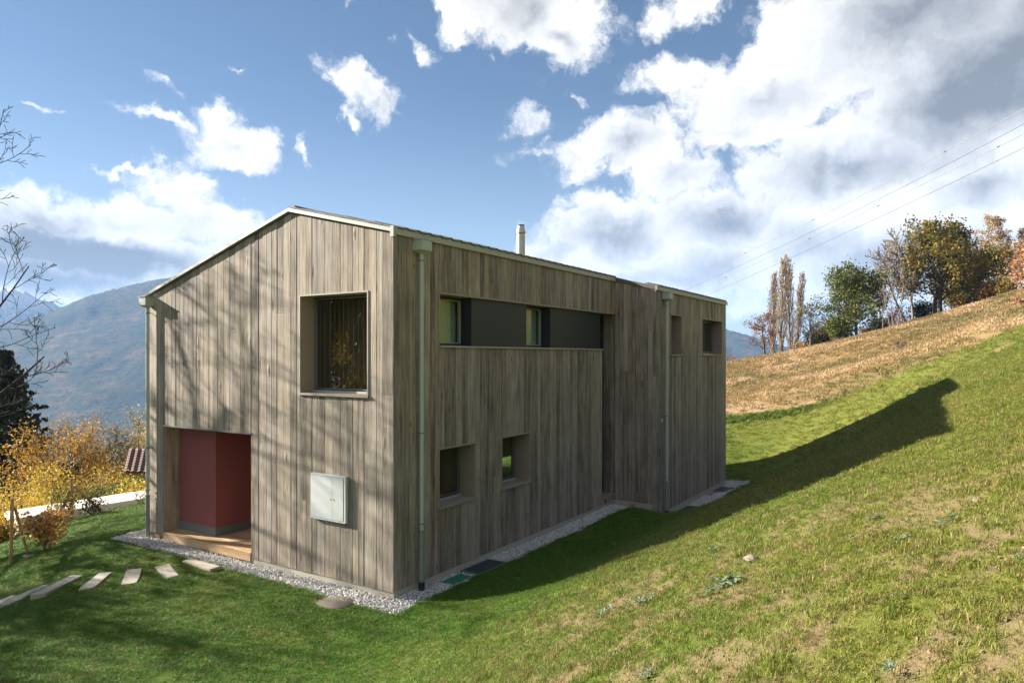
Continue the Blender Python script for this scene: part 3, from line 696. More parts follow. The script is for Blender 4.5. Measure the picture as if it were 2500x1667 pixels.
slab(wallB, 8.052, 8.826, 0.20, 0.252, 0.045, -0.38).build('sill', 'taupe_trim', slot)
rect_ring(wallB, 8.055, 8.826, 0.254, 5.124, 0.06, -0.30, -0.38).build('frame', 'dark_frame', slot)
slab(wallB, 8.115, 8.766, 0.315, 5.06, -0.335, -0.343).build('pane', 'window_glass', slot)
slab(wallB, 8.116, 8.765, 2.68, 2.72, -0.31, -0.37).build('transom', 'galvanised', slot)

# entrance recess
porch = MB().box(-6.99, -3.55, 0.345, 2.34, 2.484, 2.70); porch.box(-6.718, -3.714, 0.002, 0.344, 2.476, 2.481)
porch = porch.build('entrance_recess', 'inner_wood', house)
for i in range(2): MB().box(-6.7175, -6.696, -0.003 + i * 0.176, 0.172 + i * 0.176, 0.152, 2.474).build('plank', 'weathered_wood', porch)
MB().box(-6.735, -3.70, -0.036, -0.022, 2.462, 2.490).build('lintel_flashing', 'galvanised', porch)
MB().box(-6.72, -5.38, 0.35, 0.42, 0.05, 2.475).box(-5.50, -5.38, 0.4201, 2.30, 0.05, 2.475).build('red_wall', 'red_render', porch)
MB().box(-6.695, -5.368, 0.336, 0.3495, 0.05, 0.335).box(-5.3795, -5.368, 0.3496, 2.28, 0.05, 0.335).build('skirting', 'skirting_grey', porch)
MB().box(-5.379, -3.45, 2.25, 2.34, 0.05, 2.475).build('door', 'red_render', porch)
MB().box(-3.71, -3.60, 0.346, 2.25, 0.05, 2.475).build('side_wall', 'inner_wood', porch)
deck = MB().box(-6.70, -3.73, 0.02, 2.24, -0.1, 0.118).build('porch_deck', 'deck_wood', house)
y = -0.035
while y < 2.15:
    b = y + (0.135 if y > -0.02 else 0.16)
    MB().box(-6.71, -3.722, y + 0.003, b - 0.003, 0.119 + (0.002 if y > 0.1 else 0), 0.146 + rb.uniform(0, 0.003)).build('plank', 'deck_wood', deck); y = b
MB().box(-6.70, -3.722, -0.030, 0.0, -0.02, 0.117).build('riser', 'deck_wood', deck)
MB().box(-6.73, -6.705, -0.034, 0.02, -0.02, 0.117).build('riser', 'deck_wood', deck)

# meter cabinet on the gable
cab = MB().box(-1.932, -1.046, -0.085, -0.028, 1.074, 1.889).build('meter_cabinet', 'cabinet_white', house)
for a, b in ((-1.905, -1.372), (-1.366, -1.10)):
    dr = MB().box(a, b, -0.0905, -0.0852, 1.108, 1.852).build('door', 'cabinet_white', cab)
rect_ring(wallA, -1.9095, -1.0945, 1.1035, 1.8565, 0.0035, 0.0860, 0.0853).build('door_gap', 'dark_frame', cab)
MB().box(-1.3712, -1.3668, -0.0862, -0.0853, 1.108, 1.852).build('door_gap', 'dark_frame', cab)
for q in (-1.405, -1.325):
    MB().tube([(q, -0.0906, 1.46), (q, -0.094, 1.46)], 0.012, 12).build('lock', 'dark_frame', cab)

# downpipes with rain heads
def downpipe(px, py, zhead, zbot, zsplit, head, out):
    p = MB().tube([(px, py, zsplit), (px, py, zhead - 0.05)], 0.038, 18).build('downpipe', 'pipe_metal', house, True)
    MB().tube([(px, py, zbot), (px, py, zsplit - 0.002)], 0.045, 18).build('standpipe', 'pipe_dark', p, True)
    hx0, hx1, hy0, hy1 = head; zt = zhead + 0.13
    h = MB(); h.loft([(px - 0.045, py - 0.045, zhead - 0.10), (px + 0.045, py - 0.045, zhead - 0.10), (px + 0.045, py + 0.045, zhead - 0.10), (px - 0.045, py + 0.045, zhead - 0.10)],
                     [(hx0, hy0, zhead - 0.05), (hx1, hy0, zhead - 0.05), (hx1, hy1, zhead - 0.05), (hx0, hy1, zhead - 0.05)])
    h.box(hx0, hx1, hy0, hy1, zhead - 0.0495, zt); h = h.build('rain_head', 'pipe_metal', p)
    MB().box(hx0 - 0.018, hx1 + 0.018, hy0 - 0.018, hy1 + 0.018, zt + 0.0005, zt + 0.014).build('rim', 'pipe_metal', h)
    z = zhead - 0.30
    cl = [zhead - 0.22, zhead - 3.2, zsplit + 0.12, zsplit - 0.01, zsplit - 0.24, zbot + 0.06]
    for q in cl: MB().lathe([(0.050, -0.012), (0.052, 0.0), (0.050, 0.012)], (px, py, q), 18).build('collar', 'galvanised', p, True)
    for q in (zhead - 0.22, zhead - 3.2): MB().tube([(px, py, q), (px - out[0] * 0.10, py - out[1] * 0.10, q)], 0.008, 6).build('bracket', 'galvanised', p)
    return p
d1_ = downpipe(0.125, 0.575, 5.87, 0.06, 0.98, (0.03, 0.245, 0.44, 0.71), (1, 0))
MB().tube([(0.125, 0.575, 0.09), (0.128, 0.570, 0.0), (0.15, 0.54, -0.05)], [0.052, 0.055, 0.052], 14).build('pipe_shoe', 'black_rubber', d1_, True)
d2_ = downpipe(1.315, 9.37, 5.58, -0.20, 0.62, (1.222, 1.44, 9.24, 9.50), (1, 0))
MB().tube([(1.315, 9.37, -0.17), (1.318, 9.36, -0.27), (1.345, 9.32, -0.33)], [0.052, 0.056, 0.052], 14).build('pipe_shoe', 'black_rubber', d2_, True)
d3_ = downpipe(-7.165, -0.115, 5.17, -0.02, 0.92, (-7.29, -7.04, -0.24, -0.025), (0, -1))
MB().box(1.215, 1.245, 9.20, 9.25, 2.22, 2.32).build('sensor', 'cabinet_white', house)

# ================================================================== things at the foot of the house
def gz(x, y): return hz(x, y) + float(fine(np.array([x]), np.array([y]))[0])
gs = 0.08
gxs = np.arange(-8.3, 2.6, gs); gys = np.arange(-1.0, 16.4, gs); QX, QY = np.meshgrid(gxs, gys, indexing='ij')
keep = in_gravel(QX, QY, 0.10) & ~in_house(QX, QY + 0.0)
QZ = height(QX, QY) + fine(QX, QY) * 0.4 - 0.022
ixg = -np.ones(QX.shape, int); ixg[keep] = np.arange(keep.sum()); vv = np.stack([QX[keep], QY[keep], QZ[keep]], -1)
q = np.stack([ixg[:-1, :-1], ixg[1:, :-1], ixg[1:, 1:], ixg[:-1, 1:]], -1).reshape(-1, 4); q = q[(q >= 0).all(1)]
gr_o = tag(link('gravel', np_mesh('gravel', vv, q, True), None, 'gravel_bed'), kind='structure')

def scatter(name, pts, rot, scl, idx, sources, parent=None, tint=None):
    """one object: copies of a few small source meshes set on points"""
    me = bpy.data.meshes.new(name); me.vertices.add(len(pts)); me.vertices.foreach_set('co', np.asarray(pts, np.float32).ravel())
    a = me.attributes.new('rot', 'FLOAT_VECTOR', 'POINT'); a.data.foreach_set('vector', np.asarray(rot, np.float32).ravel())
    a = me.attributes.new('scl', 'FLOAT_VECTOR', 'POINT'); a.data.foreach_set('vector', np.asarray(scl, np.float32).ravel())
    a = me.attributes.new('pick', 'INT', 'POINT'); a.data.foreach_set('value', np.asarray(idx, np.int32))
    if tint is not None:
        a = me.attributes.new('tint', 'FLOAT_COLOR', 'POINT'); a.data.foreach_set('color', np.concatenate([tint, np.ones((len(pts), 1))], 1).astype(np.float32).ravel())
    o = link(name, me, parent)
    c = bpy.data.collections.new(name + '_sources')
    for i, s_ in enumerate(sources): c.objects.link(bpy.data.objects.new('%s_%02d' % (name, i), s_))
    ng = bpy.data.node_groups.new(name, 'GeometryNodeTree')
    ng.interface.new_socket('Geometry', in_out='INPUT', socket_type='NodeSocketGeometry'); ng.interface.new_socket('Geometry', in_out='OUTPUT', socket_type='NodeSocketGeometry')
    gi = ng.nodes.new('NodeGroupInput'); go = ng.nodes.new('NodeGroupOutput')
    ip = ng.nodes.new('GeometryNodeInstanceOnPoints'); ci = ng.nodes.new('GeometryNodeCollectionInfo'); ci.inputs['Collection'].default_value = c
    ci.inputs['Separate Children'].default_value = True; ci.inputs['Reset Children'].default_value = True
    def named(nm, ty):
        n = ng.nodes.new('GeometryNodeInputNamedAttribute'); n.data_type = ty; n.inputs['Name'].default_value = nm; return n.outputs['Attribute']
    ng.links.new(gi.outputs[0], ip.inputs['Points']); ng.links.new(ci.outputs[0], ip.inputs['Instance']); ip.inputs['Pick Instance'].default_value = True
    ng.links.new(named('pick', 'INT'), ip.inputs['Instance Index']); ng.links.new(named('rot', 'FLOAT_VECTOR'), ip.inputs['Rotation']); ng.links.new(named('scl', 'FLOAT_VECTOR'), ip.inputs['Scale'])
    ng.links.new(ip.outputs[0], go.inputs[0])
    o.modifiers.new('scatter', 'NODES').node_group = ng
    return o
rn = np.random.default_rng(5)
def blob_mesh(name, seed, mat, rough=0.25, flat=0.7, sub=1):
    import bmesh
    bm = bmesh.new(); bmesh.ops.create_icosphere(bm, subdivisions=sub, radius=1.0); r_ = random.Random(seed)
    ph = [r_.uniform(0, 6) for _ in range(6)]
    for v in bm.verts:
        p = v.co; k = 1 + rough * (math.sin(p.x * 2.3 + ph[0]) * math.sin(p.y * 2.1 + ph[1]) + 0.6 * math.sin(p.z * 3.7 + ph[2] + p.x * 2)) + rough * 0.5 * r_.uniform(-1, 1)
        v.co = Vector((p.x * k, p.y * k * 0.8, p.z * k * flat))
    me = bpy.data.meshes.new(name); bm.to_mesh(me); bm.free(); me.materials.append(MAT[mat]); return me
N = 60000
px = rn.uniform(-8.1, 2.1, N * 4); py = rn.uniform(-0.8, 16.0, N * 4)
ok = in_gravel(px, py) & ~in_house(px - 0.02, py + 0.02) ; px = px[ok][:N]; py = py[ok][:N]
pz = height(px, py) + fine(px, py) * 0.4 - 0.016 + rn.uniform(-0.004, 0.012, len(px))
sz = rn.uniform(0.009, 0.019, len(px))
tag(scatter('gravel_pebbles', np.stack([px, py, pz], -1), rn.uniform(0, 6.28, (len(px), 3)), np.stack([sz, sz, sz], -1), rn.integers(0, 6, len(px)),
    [blob_mesh('pebble', i, 'pebble_' + 'abcabc'[i], 0.3, 0.7) for i in range(6)]), 'light grey crushed stone in the strip along the house', None, None, 'stuff')

# round manhole cover, green lid, grates over the light wells
mx, my = -0.645, -0.73; mz = hz(mx, my) - 0.016
mh_ = MB().lathe([(0.318, -0.06), (0.318, 0.006), (0.310, 0.012), (0.0, 0.014)], (mx, my, mz), 40).build('manhole_cover', 'manhole_concrete', None, True)
tag(mh_, 'round concrete manhole cover at the edge of the gravel and the lawn', 'manhole cover')
MB().lathe([(0.05, 0.0), (0.05, 0.017), (0.0, 0.018)], (mx + 0.02, my + 0.04, mz), 14).build('lifting_eye', 'manhole_concrete', mh_)
g0 = tag(MB().box(0.16, 0.47, 1.07, 1.62, hz(.3, 1.3) - 0.05, hz(.3, 1.3) + 0.018).build('drain_lid', 'green_plastic'), 'flat green plastic lid lying in the gravel by the long wall', 'lid')
bv = g0.modifiers.new('bevel', 'BEVEL'); bv.width = 0.035; bv.segments = 3; bv.limit_method = 'ANGLE'
MB().box(0.27, 0.36, 1.32, 1.36, hz(.3, 1.3) + 0.0185, hz(.3, 1.3) + 0.024).build('handle', 'green_plastic', g0)
def grate(x0, x1, y0, y1, z, label):
    g = tag(empty('light_well_grate', ((x0 + x1) / 2, (y0 + y1) / 2, z)), label, 'grate', 'grates over the light wells')
    cx_, cy_ = (x0 + x1) / 2, (y0 + y1) / 2; a, b = (x1 - x0) / 2, (y1 - y0) / 2
    mb = MB(); t = 0.022
    mb.box(-a, a, -b, -b + t, -0.05, 0.014); mb.box(-a, a, b - t, b, -0.05, 0.014); mb.box(-a, -a + t, -b + t, b - t, -0.05, 0.014); mb.box(a - t, a, -b + t, b - t, -0.05, 0.014)
    mb.build('rim', 'galvanised', g)
    mb = MB(); y = -b + t + 0.02
    while y < b - t: mb.box(-a + t, a - t, y, y + 0.012, -0.022, 0.006); y += 0.031
    x = -a + t + 0.05
    while x < a - t: mb.box(x, x + 0.006, -b + t, b - t, -0.018, 0.002); x += 0.07
    tag(mb.build('bars', 'grating_metal', g), kind='stuff')
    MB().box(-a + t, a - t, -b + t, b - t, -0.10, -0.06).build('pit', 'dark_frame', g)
grate(0.09, 0.54, 1.72, 2.64, hz(.3, 2.2) + 0.012, 'steel bar grate beside the green lid at the foot of the long wall')
grate(1.30, 1.92, 10.16, 11.07, hz(1.6, 10.6) + 0.012, 'steel bar grate in the wing gravel next to the downpipe')
grate(1.29, 1.93, 13.65, 14.52, hz(1.6, 14.1) + 0.012, 'farthest steel bar grate near the far end of the wing')
MB_ = MB().box(1.30, 1.42, 13.02, 13.30, hz(1.35, 13.1) - 0.02, hz(1.35, 13.1) + 0.03)
rr_ = tag(MB_.build('brick_piece', 'sign_red'), 'small red block lying in the gravel below the wing', 'block')
bv = rr_.modifiers.new('bevel', 'BEVEL'); bv.width = 0.012; bv.segments = 2
# two rocks forming a step at the wing corner
def rock(name, loc, s, seed, label, cat='rock', group=None, mat='rock', rz=0.0, sub=2):
    o = link(name, blob_mesh(name, seed, mat, 0.22, 0.62, sub)); o.location = loc; o.scale = s; o.rotation_euler = (0.05, 0.08, rz); return tag(o, label, cat, group)
rock('step_rock', (0.86, 8.68, 0.005), (0.30, 0.17, 0.14), 3, 'pale flat boulder wedged against the wing corner above the gravel', rz=0.3, sub=3)
rock('step_rock', (1.06, 8.52, -0.17), (0.19, 0.14, 0.17), 9, 'pale boulder under the flat one at the foot of the wing corner', rz=0.9, sub=3)

# stepping slabs in the lawn
SLABS = [([(-4.77, -.806), (-4.777, -.597), (-3.802, -.623), (-3.821, -.84)], 0.0, 'pale stone stepping slab half in the gravel, nearest the porch'),
         ([(-4.855, -1.299), (-4.795, -1.04), (-3.98, -1.355), (-3.981, -1.619)], 0.0, 'second stepping slab from the porch, lying in the lawn'),
         ([(-5.083, -1.695), (-4.943, -1.49), (-4.165, -2.015), (-4.282, -2.244)], 0.0, 'third stepping slab from the porch, greyer than its neighbours'),
         ([(-5.3, -2.094), (-5.173, -1.926), (-4.536, -2.558), (-4.659, -2.769)], 0.0, 'fourth stepping slab from the porch'),
         ([(-5.624, -2.411), (-5.451, -2.275), (-4.97, -3.128), (-5.081, -3.292)], 0.0, 'long pale stepping slab, fifth from the porch, at the top of the bank'),
         ([(-6.02, -2.72), (-5.86, -2.58), (-5.40, -3.46), (-5.55, -3.60)], -0.17, 'stepping slab one step below the top of the lawn bank'),
         ([(-6.42, -3.05), (-6.26, -2.91), (-5.82, -3.72), (-5.98, -3.88)], -0.34, 'lowest stepping slab at the left edge of the lawn')]
for c4, z, lab in SLABS:
    c = np.array(c4); m_ = c.mean(0); o_ = empty('tmp') if False else None
    zz = max(z, hz(*m_)) + 0.020 if z == 0.0 else z + 0.03
    P = c - m_; r2 = random.Random(int(abs(m_[0] * 1000)))
    ring = []
    for i in range(4):
        a, b = P[i], P[(i + 1) % 4]
        for k in range(5):
            t = k / 5; p = a + (b - a) * t; jj = 0.006 if k else 0.012
            ring.append((p[0] + r2.uniform(-jj, jj), p[1] + r2.uniform(-jj, jj)))
    mb = MB(); mb.loft([(x, y, -0.12) for x, y in ring], [(x, y, -0.012) for x, y in ring], cap=False); mb.loft([(x, y, -0.012) for x, y in ring], [(x * 0.97, y * 0.97, r2.uniform(-0.003, 0.003)) for x, y in ring], cap=False)
    mb.f.append(tuple(range(len(mb.v) - len(ring), len(mb.v))))
    o = mb.build('stepping_slab', 'slab_stone'); o.location = (m_[0], m_[1], zz); tag(o, lab, 'stepping stone', 'stepping slabs in the lawn')

simple('grit', (0.30, 0.25, 0.19), 0.9, var=0.3, scale=30)
simple('clod', (0.20, 0.142, 0.082), 0.95, var=0.4, scale=30)
# ================================================================== beyond the lawn on the left
WA = np.array([-17.9, 1.30]); WB = np.array([-17.2, 6.9]); dr_ = (WB - WA) / np.linalg.norm(WB - WA); nr_ = np.array([dr_[1], -dr_[0]])
def wall_pt(s, off, z): p = WA + dr_ * s + nr_ * off; return (p[0], p[1], z)
Lw = 16.0
mb = MB(); secs = []
for i in range(9):
    s = Lw * i / 8; zt = -1.0 + 0.012 * s
    secs.append([wall_pt(s, 0.0, zt - 0.9), wall_pt(s, 1.45, zt - 0.9), wall_pt(s, 1.45, zt), wall_pt(s, 0.0, zt)])
for a, b in zip(secs[:-1], secs[1:]): mb.loft(a, b, cap=False)
mb.f.append((0, 1, 2, 3)); n_ = len(mb.v); mb.f.append((n_ - 1, n_ - 2, n_ - 3, n_ - 4))
tag(mb.build('concrete_wall', 'concrete_white'), 'broad pale concrete retaining wall along the far edge of the lawn', 'wall')
rock('pale_boulder', (-12.2, -1.75, hz(-12.2, -1.75) + 0.12), (0.55, 0.3, 0.2), 21, 'pale boulder in the shade at the left edge of the lawn', rz=0.5, sub=3)
p = ground_hit(67, 1359); rock('lawn_stone', (p[0], p[1], p[2] + 0.02), (0.10, 0.08, 0.07), 31, 'small pale stone on the lawn below the orange shrub, left of its twin', 'stone', 'small stones on the lawn')
p = ground_hit(80, 1358); rock('lawn_stone', (p[0], p[1], p[2] + 0.02), (0.09, 0.07, 0.06), 32, 'small tan stone on the lawn below the orange shrub, right of its twin', 'stone', 'small stones on the lawn')

# neighbour's house below, only its tiled roof and a bit of wall show
nb = tag(empty('neighbour_house', tuple(at(345, 1240, 33))), 'small house with a steep brown tiled roof half hidden among yellow trees', 'house')
A = at(316, 1096, 34.2); Bq = at(302, 1152, 32.6); rdir = np.array([RT[0], RT[1], 0]) * 0.96 + np.array([FW[0], FW[1], 0]) * -0.05
Lr = 8.0; inv = Matrix.Translation(-nb.location)
def nbp(p): return tuple(np.array(p) - np.array(nb.location))
A2 = A + rdir * Lr; B2 = Bq + rdir * Lr; back = A + (A - Bq) * np.array([1, 1, -1]); back2 = back + rdir * Lr
mb = MB(); up = np.array([0, 0, -0.10])
mb.loft([nbp(Bq), nbp(B2), nbp(A2), nbp(A)], [nbp(Bq + up), nbp(B2 + up), nbp(A2 + up), nbp(A + up)])
mb.loft([nbp(A), nbp(A2), nbp(back2), nbp(back)], [nbp(A + up), nbp(A2 + up), nbp(back2 + up), nbp(back + up)])
nroof = mb.build('roof', 'roof_tile_brown', nb)
nrm = np.cross(B2 - Bq, A - Bq); nrm /= np.linalg.norm(nrm)
if nrm[2] < 0: nrm = -nrm
rows = 9; mb = MB()
for r_ in range(rows):
    p0 = Bq + (A - Bq) * (r_ / rows); p1 = Bq + (A - Bq) * ((r_ + 1.15) / rows)
    for c_ in range(24):
        q0 = rdir * (Lr * c_ / 24); q1 = rdir * (Lr * (c_ + 0.94) / 24); qm = (q0 + q1) / 2
        lo = [p0 + q0 + nrm * 0.03, p0 + qm + nrm * 0.085, p0 + q1 + nrm * 0.03]; hi = [p1 + q0 + nrm * 0.005, p1 + qm + nrm * 0.05, p1 + q1 + nrm * 0.005]
        mb.add([nbp(x) for x in lo + hi], [(0, 1, 4, 3), (1, 2, 5, 4), (0, 2, 1)])
tag(mb.build('tile_courses', 'roof_tile_brown', nroof), kind='stuff')
sk = Bq + (A - Bq) * 0.66 + rdir * 1.35
MB().add([nbp(sk + nrm * 0.11), nbp(sk + rdir * 0.55 + nrm * 0.11), nbp(sk + rdir * 0.5 + (A - Bq) * 0.12 + nrm * 0.11), nbp(sk + rdir * 0.1 + (A - Bq) * 0.12 + nrm * 0.11), nbp(sk), nbp(sk + rdir * 0.55), nbp(sk + rdir * 0.5 + (A - Bq) * 0.12), nbp(sk + rdir * 0.1 + (A - Bq) * 0.12)],
         [(0, 1, 2, 3), (0, 4, 5, 1), (1, 5, 6, 2), (2, 6, 7, 3), (3, 7, 4, 0)]).build('skylight', 'steel', nroof)
wi = 0.25; c1 = Bq + rdir * 0.4 + (A - Bq) * np.array([wi, wi, 0]); c2 = Bq + rdir * (Lr - 0.4) + (A - Bq) * np.array([wi, wi, 0]); c3 = back + rdir * (Lr - 0.4) - (A - Bq) * np.array([-0.0, -0.0, 0]); c4 = back + rdir * 0.4
zt = Bq[2] + 0.05; zb = Bq[2] - 3.4
mb = MB(); mb.loft([nbp((q[0], q[1], zb)) for q in (c1, c2, c3, c4)], [nbp((q[0], q[1], zt)) for q in (c1, c2, c3, c4)]); nw = mb.build('wall', 'house_wall', nb)

# ================================================================== trees and shrubs
class Spec:
    def __init__(s, **k): s.__dict__.update(k)
def grow(rg, spec, base, dirv, L, r, lvl, out, tips):
    n = spec.nseg[lvl]; pts = [np.array(base, float)]; d = np.array(dirv, float); d /= np.linalg.norm(d)
    for i in range(n):
        d = d + rg.normal(0, spec.wander[lvl], 3) + np.array([0, 0, spec.trop[lvl]]); d /= np.linalg.norm(d)
        pts.append(pts[-1] + d * L / n)
    pts = np.array(pts); rad = np.maximum(r * np.linspace(1, spec.taper[lvl], n + 1), spec.rmin); out.append((pts, rad, lvl))
    if lvl >= len(spec.nch):
        tips.append(pts[1:]); return
    nc = spec.nch[lvl]; az0 = rg.uniform(0, 6.28)
    for k in range(nc):
        t = spec.start[lvl] + (1 - spec.start[lvl]) * (k + rg.uniform(0.2, 0.8)) / nc
        i = min(int(t * n), n - 1); f = t * n - i; p = pts[i] * (1 - f) + pts[i + 1] * f; pd = pts[i + 1] - pts[i]; pd /= np.linalg.norm(pd)
        a = np.cross(pd, [0.3, 0.2, 1.0] if abs(pd[2]) < 0.9 else [1.0, 0.2, 0]); a /= np.linalg.norm(a); b = np.cross(pd, a)
        az = az0 + k * 2.4 + rg.uniform(-0.5, 0.5); an = spec.ang[lvl] * rg.uniform(0.75, 1.25)
        cd = pd * math.cos(an) + (a * math.cos(az) + b * math.sin(az)) * math.sin(an)
        shape = spec.shape(t) if lvl == 0 else (1 - 0.45 * t)
        grow(rg, spec, p, cd, L * spec.ln[lvl] * shape * rg.uniform(0.75, 1.2), r * (1 + (spec.taper[lvl] - 1) * t) * spec.rr[lvl], lvl + 1, out, tips)
def tubes_mesh(name, out, sides=(8, 6, 4, 3, 3, 3)):
    V = []; Fs = []; b = 0
    for pts, rad, lvl in out:
        v, f = tube_arrays(pts, rad, sides[lvl]); V.append(v); Fs.append(f + b); b += len(v)
    return np_mesh(name, np.concatenate(V), np.concatenate(Fs), True)
def leaves_mesh(name, C, size, rg, droop=0.0, elong=1.5):
    n = len(C); a = rg.normal(0, 1, (n, 3)); a[:, 2] -= droop; a /= np.linalg.norm(a, axis=1)[:, None]
    b = rg.normal(0, 1, (n, 3)); b -= a * (a * b).sum(1)[:, None]; b /= np.linalg.norm(b, axis=1)[:, None]
    s = (size * rg.uniform(0.55, 1.3, n))[:, None]
    nn = np.cross(a, b) * s * 0.18
    V = np.stack([C - a * s * elong * 0.5, C + b * s * 0.42 + nn, C + a * s * elong * 0.5, C - b * s * 0.42 + nn], 1).reshape(-1, 3)
    f = np.arange(n)[:, None] * 4; return np_mesh(name, V, np.concatenate([f + [0, 1, 2], f + [0, 2, 3]], 0).reshape(-1, 3))
def tree(name, x, y, H, spec, label, cat, bark, leaf=None, nleaf=0, lsize=0.15, spread=0.25, seed=1, group=None, lean=(0, 0), r0=None, sink=0.15, crown='crown', tips_from=0.0, z=None, droop=0.0, hide_low=None, twin=None):
    rg = np.random.default_rng(seed); zz = (hz(x, y) if z is None else z) - sink
    root = tag(empty(name, (x, y, zz)), label, cat, group); out = []; tips = []
    grow(rg, spec, (0, 0, 0), (lean[0], lean[1], 1.0), H * spec.trunk, r0 or H * 0.018, 0, out, tips)
    if twin: grow(rg, spec, (twin[0], twin[1], 0), (twin[2], twin[3], 1.0), H * spec.trunk * 0.92, (r0 or H * 0.018) * 0.85, 0, out, tips)
    top = max(p[:, 2].max() for p, _, _ in out); k = H / top
    out = [(p * k, r, l) for p, r, l in out]; T_ = np.concatenate(tips) * k
    tr_ = link('trunk', tubes_mesh('trunk', out[:1] + ([q for q in out[1:] if q[2] == 0])), root, bark)
    br = link('branches', tubes_mesh('branches', [q for q in out if q[2] > 0]), root, bark)
    if leaf:
        if tips_from: T_ = T_[T_[:, 2] > tips_from * H]
        C = T_[rg.integers(0, len(T_), nleaf)] + rg.normal(0, spread, (nleaf, 3)); C[:, 2] = np.maximum(C[:, 2], 0.1)
        link(crown, leaves_mesh(crown, C, lsize, rg, droop), root, leaf)
    return root
dome = lambda t: 0.55 + 0.75 * math.sin(math.pi * min(1, max(0, (t - 0.1) / 0.9)) ** 0.8) * (1 - 0.35 * t)
BARE = Spec(nseg=(9, 7, 6, 4, 3), wander=(0.07, 0.13, 0.17, 0.2, 0.22), trop=(0.02, 0.05, 0.04, 0.03, 0.02), taper=(0.25, 0.25, 0.3, 0.4, 0.5), nch=(13, 8, 6, 4), start=(0.25, 0.2, 0.2, 0.2), ang=(0.85, 0.75, 0.7, 0.7), ln=(0.50, 0.50, 0.48, 0.5), rr=(0.40, 0.46, 0.46, 0.5), rmin=0.008, trunk=0.95, shape=dome)
FARBARE = Spec(nseg=(8, 6, 5, 3), wander=(0.06, 0.12, 0.16, 0.2), trop=(0.03, 0.08, 0.06, 0.04), taper=(0.2, 0.25, 0.3, 0.5), nch=(20, 9, 6), start=(0.22, 0.2, 0.15), ang=(0.7, 0.6, 0.6), ln=(0.42, 0.48, 0.5), rr=(0.36, 0.5, 0.55), rmin=0.026, trunk=0.98, shape=lambda t: 1.0 - 0.45 * t)
LEAFY = Spec(nseg=(8, 6, 5, 3), wander=(0.08, 0.13, 0.17, 0.2), trop=(0.02, 0.05, 0.03, 0.02), taper=(0.25, 0.25, 0.3, 0.5), nch=(14, 7, 4), start=(0.18, 0.2, 0.2), ang=(0.9, 0.75, 0.7), ln=(0.52, 0.5, 0.5), rr=(0.42, 0.5, 0.55), rmin=0.012, trunk=0.85, shape=dome)
POPLAR = Spec(nseg=(10, 6, 4), wander=(0.02, 0.05, 0.1), trop=(0.05, 0.28, 0.2), taper=(0.15, 0.3, 0.5), nch=(60, 7), start=(0.05, 0.15), ang=(0.42, 0.4), ln=(0.15, 0.5), rr=(0.22, 0.5), rmin=0.018, trunk=1.0, shape=lambda t: 0.45 + 1.0 * math.sin(math.pi * min(1, 0.12 + t * 0.85)))
SHRUB = Spec(nseg=(3, 5, 4, 3), wander=(0.1, 0.16, 0.2, 0.2), trop=(0.0, 0.08, 0.03, 0.0), taper=(0.7, 0.3, 0.4, 0.5), nch=(16, 5, 3), start=(0.05, 0.2, 0.2), ang=(0.75, 0.6, 0.6), ln=(2.6, 0.5, 0.5), rr=(0.5, 0.5, 0.6), rmin=0.008, trunk=0.3, shape=lambda t: 1.0)
BIRCH = Spec(nseg=(10, 7, 6, 5), wander=(0.03, 0.09, 0.12, 0.1), trop=(0.03, 0.03, -0.10, -0.30), taper=(0.2, 0.25, 0.3, 0.5), nch=(20, 6, 4), start=(0.3, 0.25, 0.15), ang=(0.65, 0.6, 0.6), ln=(0.30, 0.55, 0.7), rr=(0.3, 0.5, 0.5), rmin=0.016, trunk=1.0, shape=lambda t: 1.15 - 0.6 * t)
NARROW = Spec(nseg=(3, 5, 4), wander=(0.08, 0.12, 0.15), trop=(0.0, 0.08, 0.03), taper=(0.7, 0.3, 0.4), nch=(9, 4), start=(0.05, 0.2), ang=(0.42, 0.5), ln=(2.6, 0.4), rr=(0.5, 0.5), rmin=0.006, trunk=0.3, shape=lambda t: 1.0)
def HV(x, y, d, vtop): return 4 - (vtop - HORIZON) / FPX * d - hz(x, y)
def pos(u, d): p = at(u, 900, d); return float(p[0]), float(p[1])
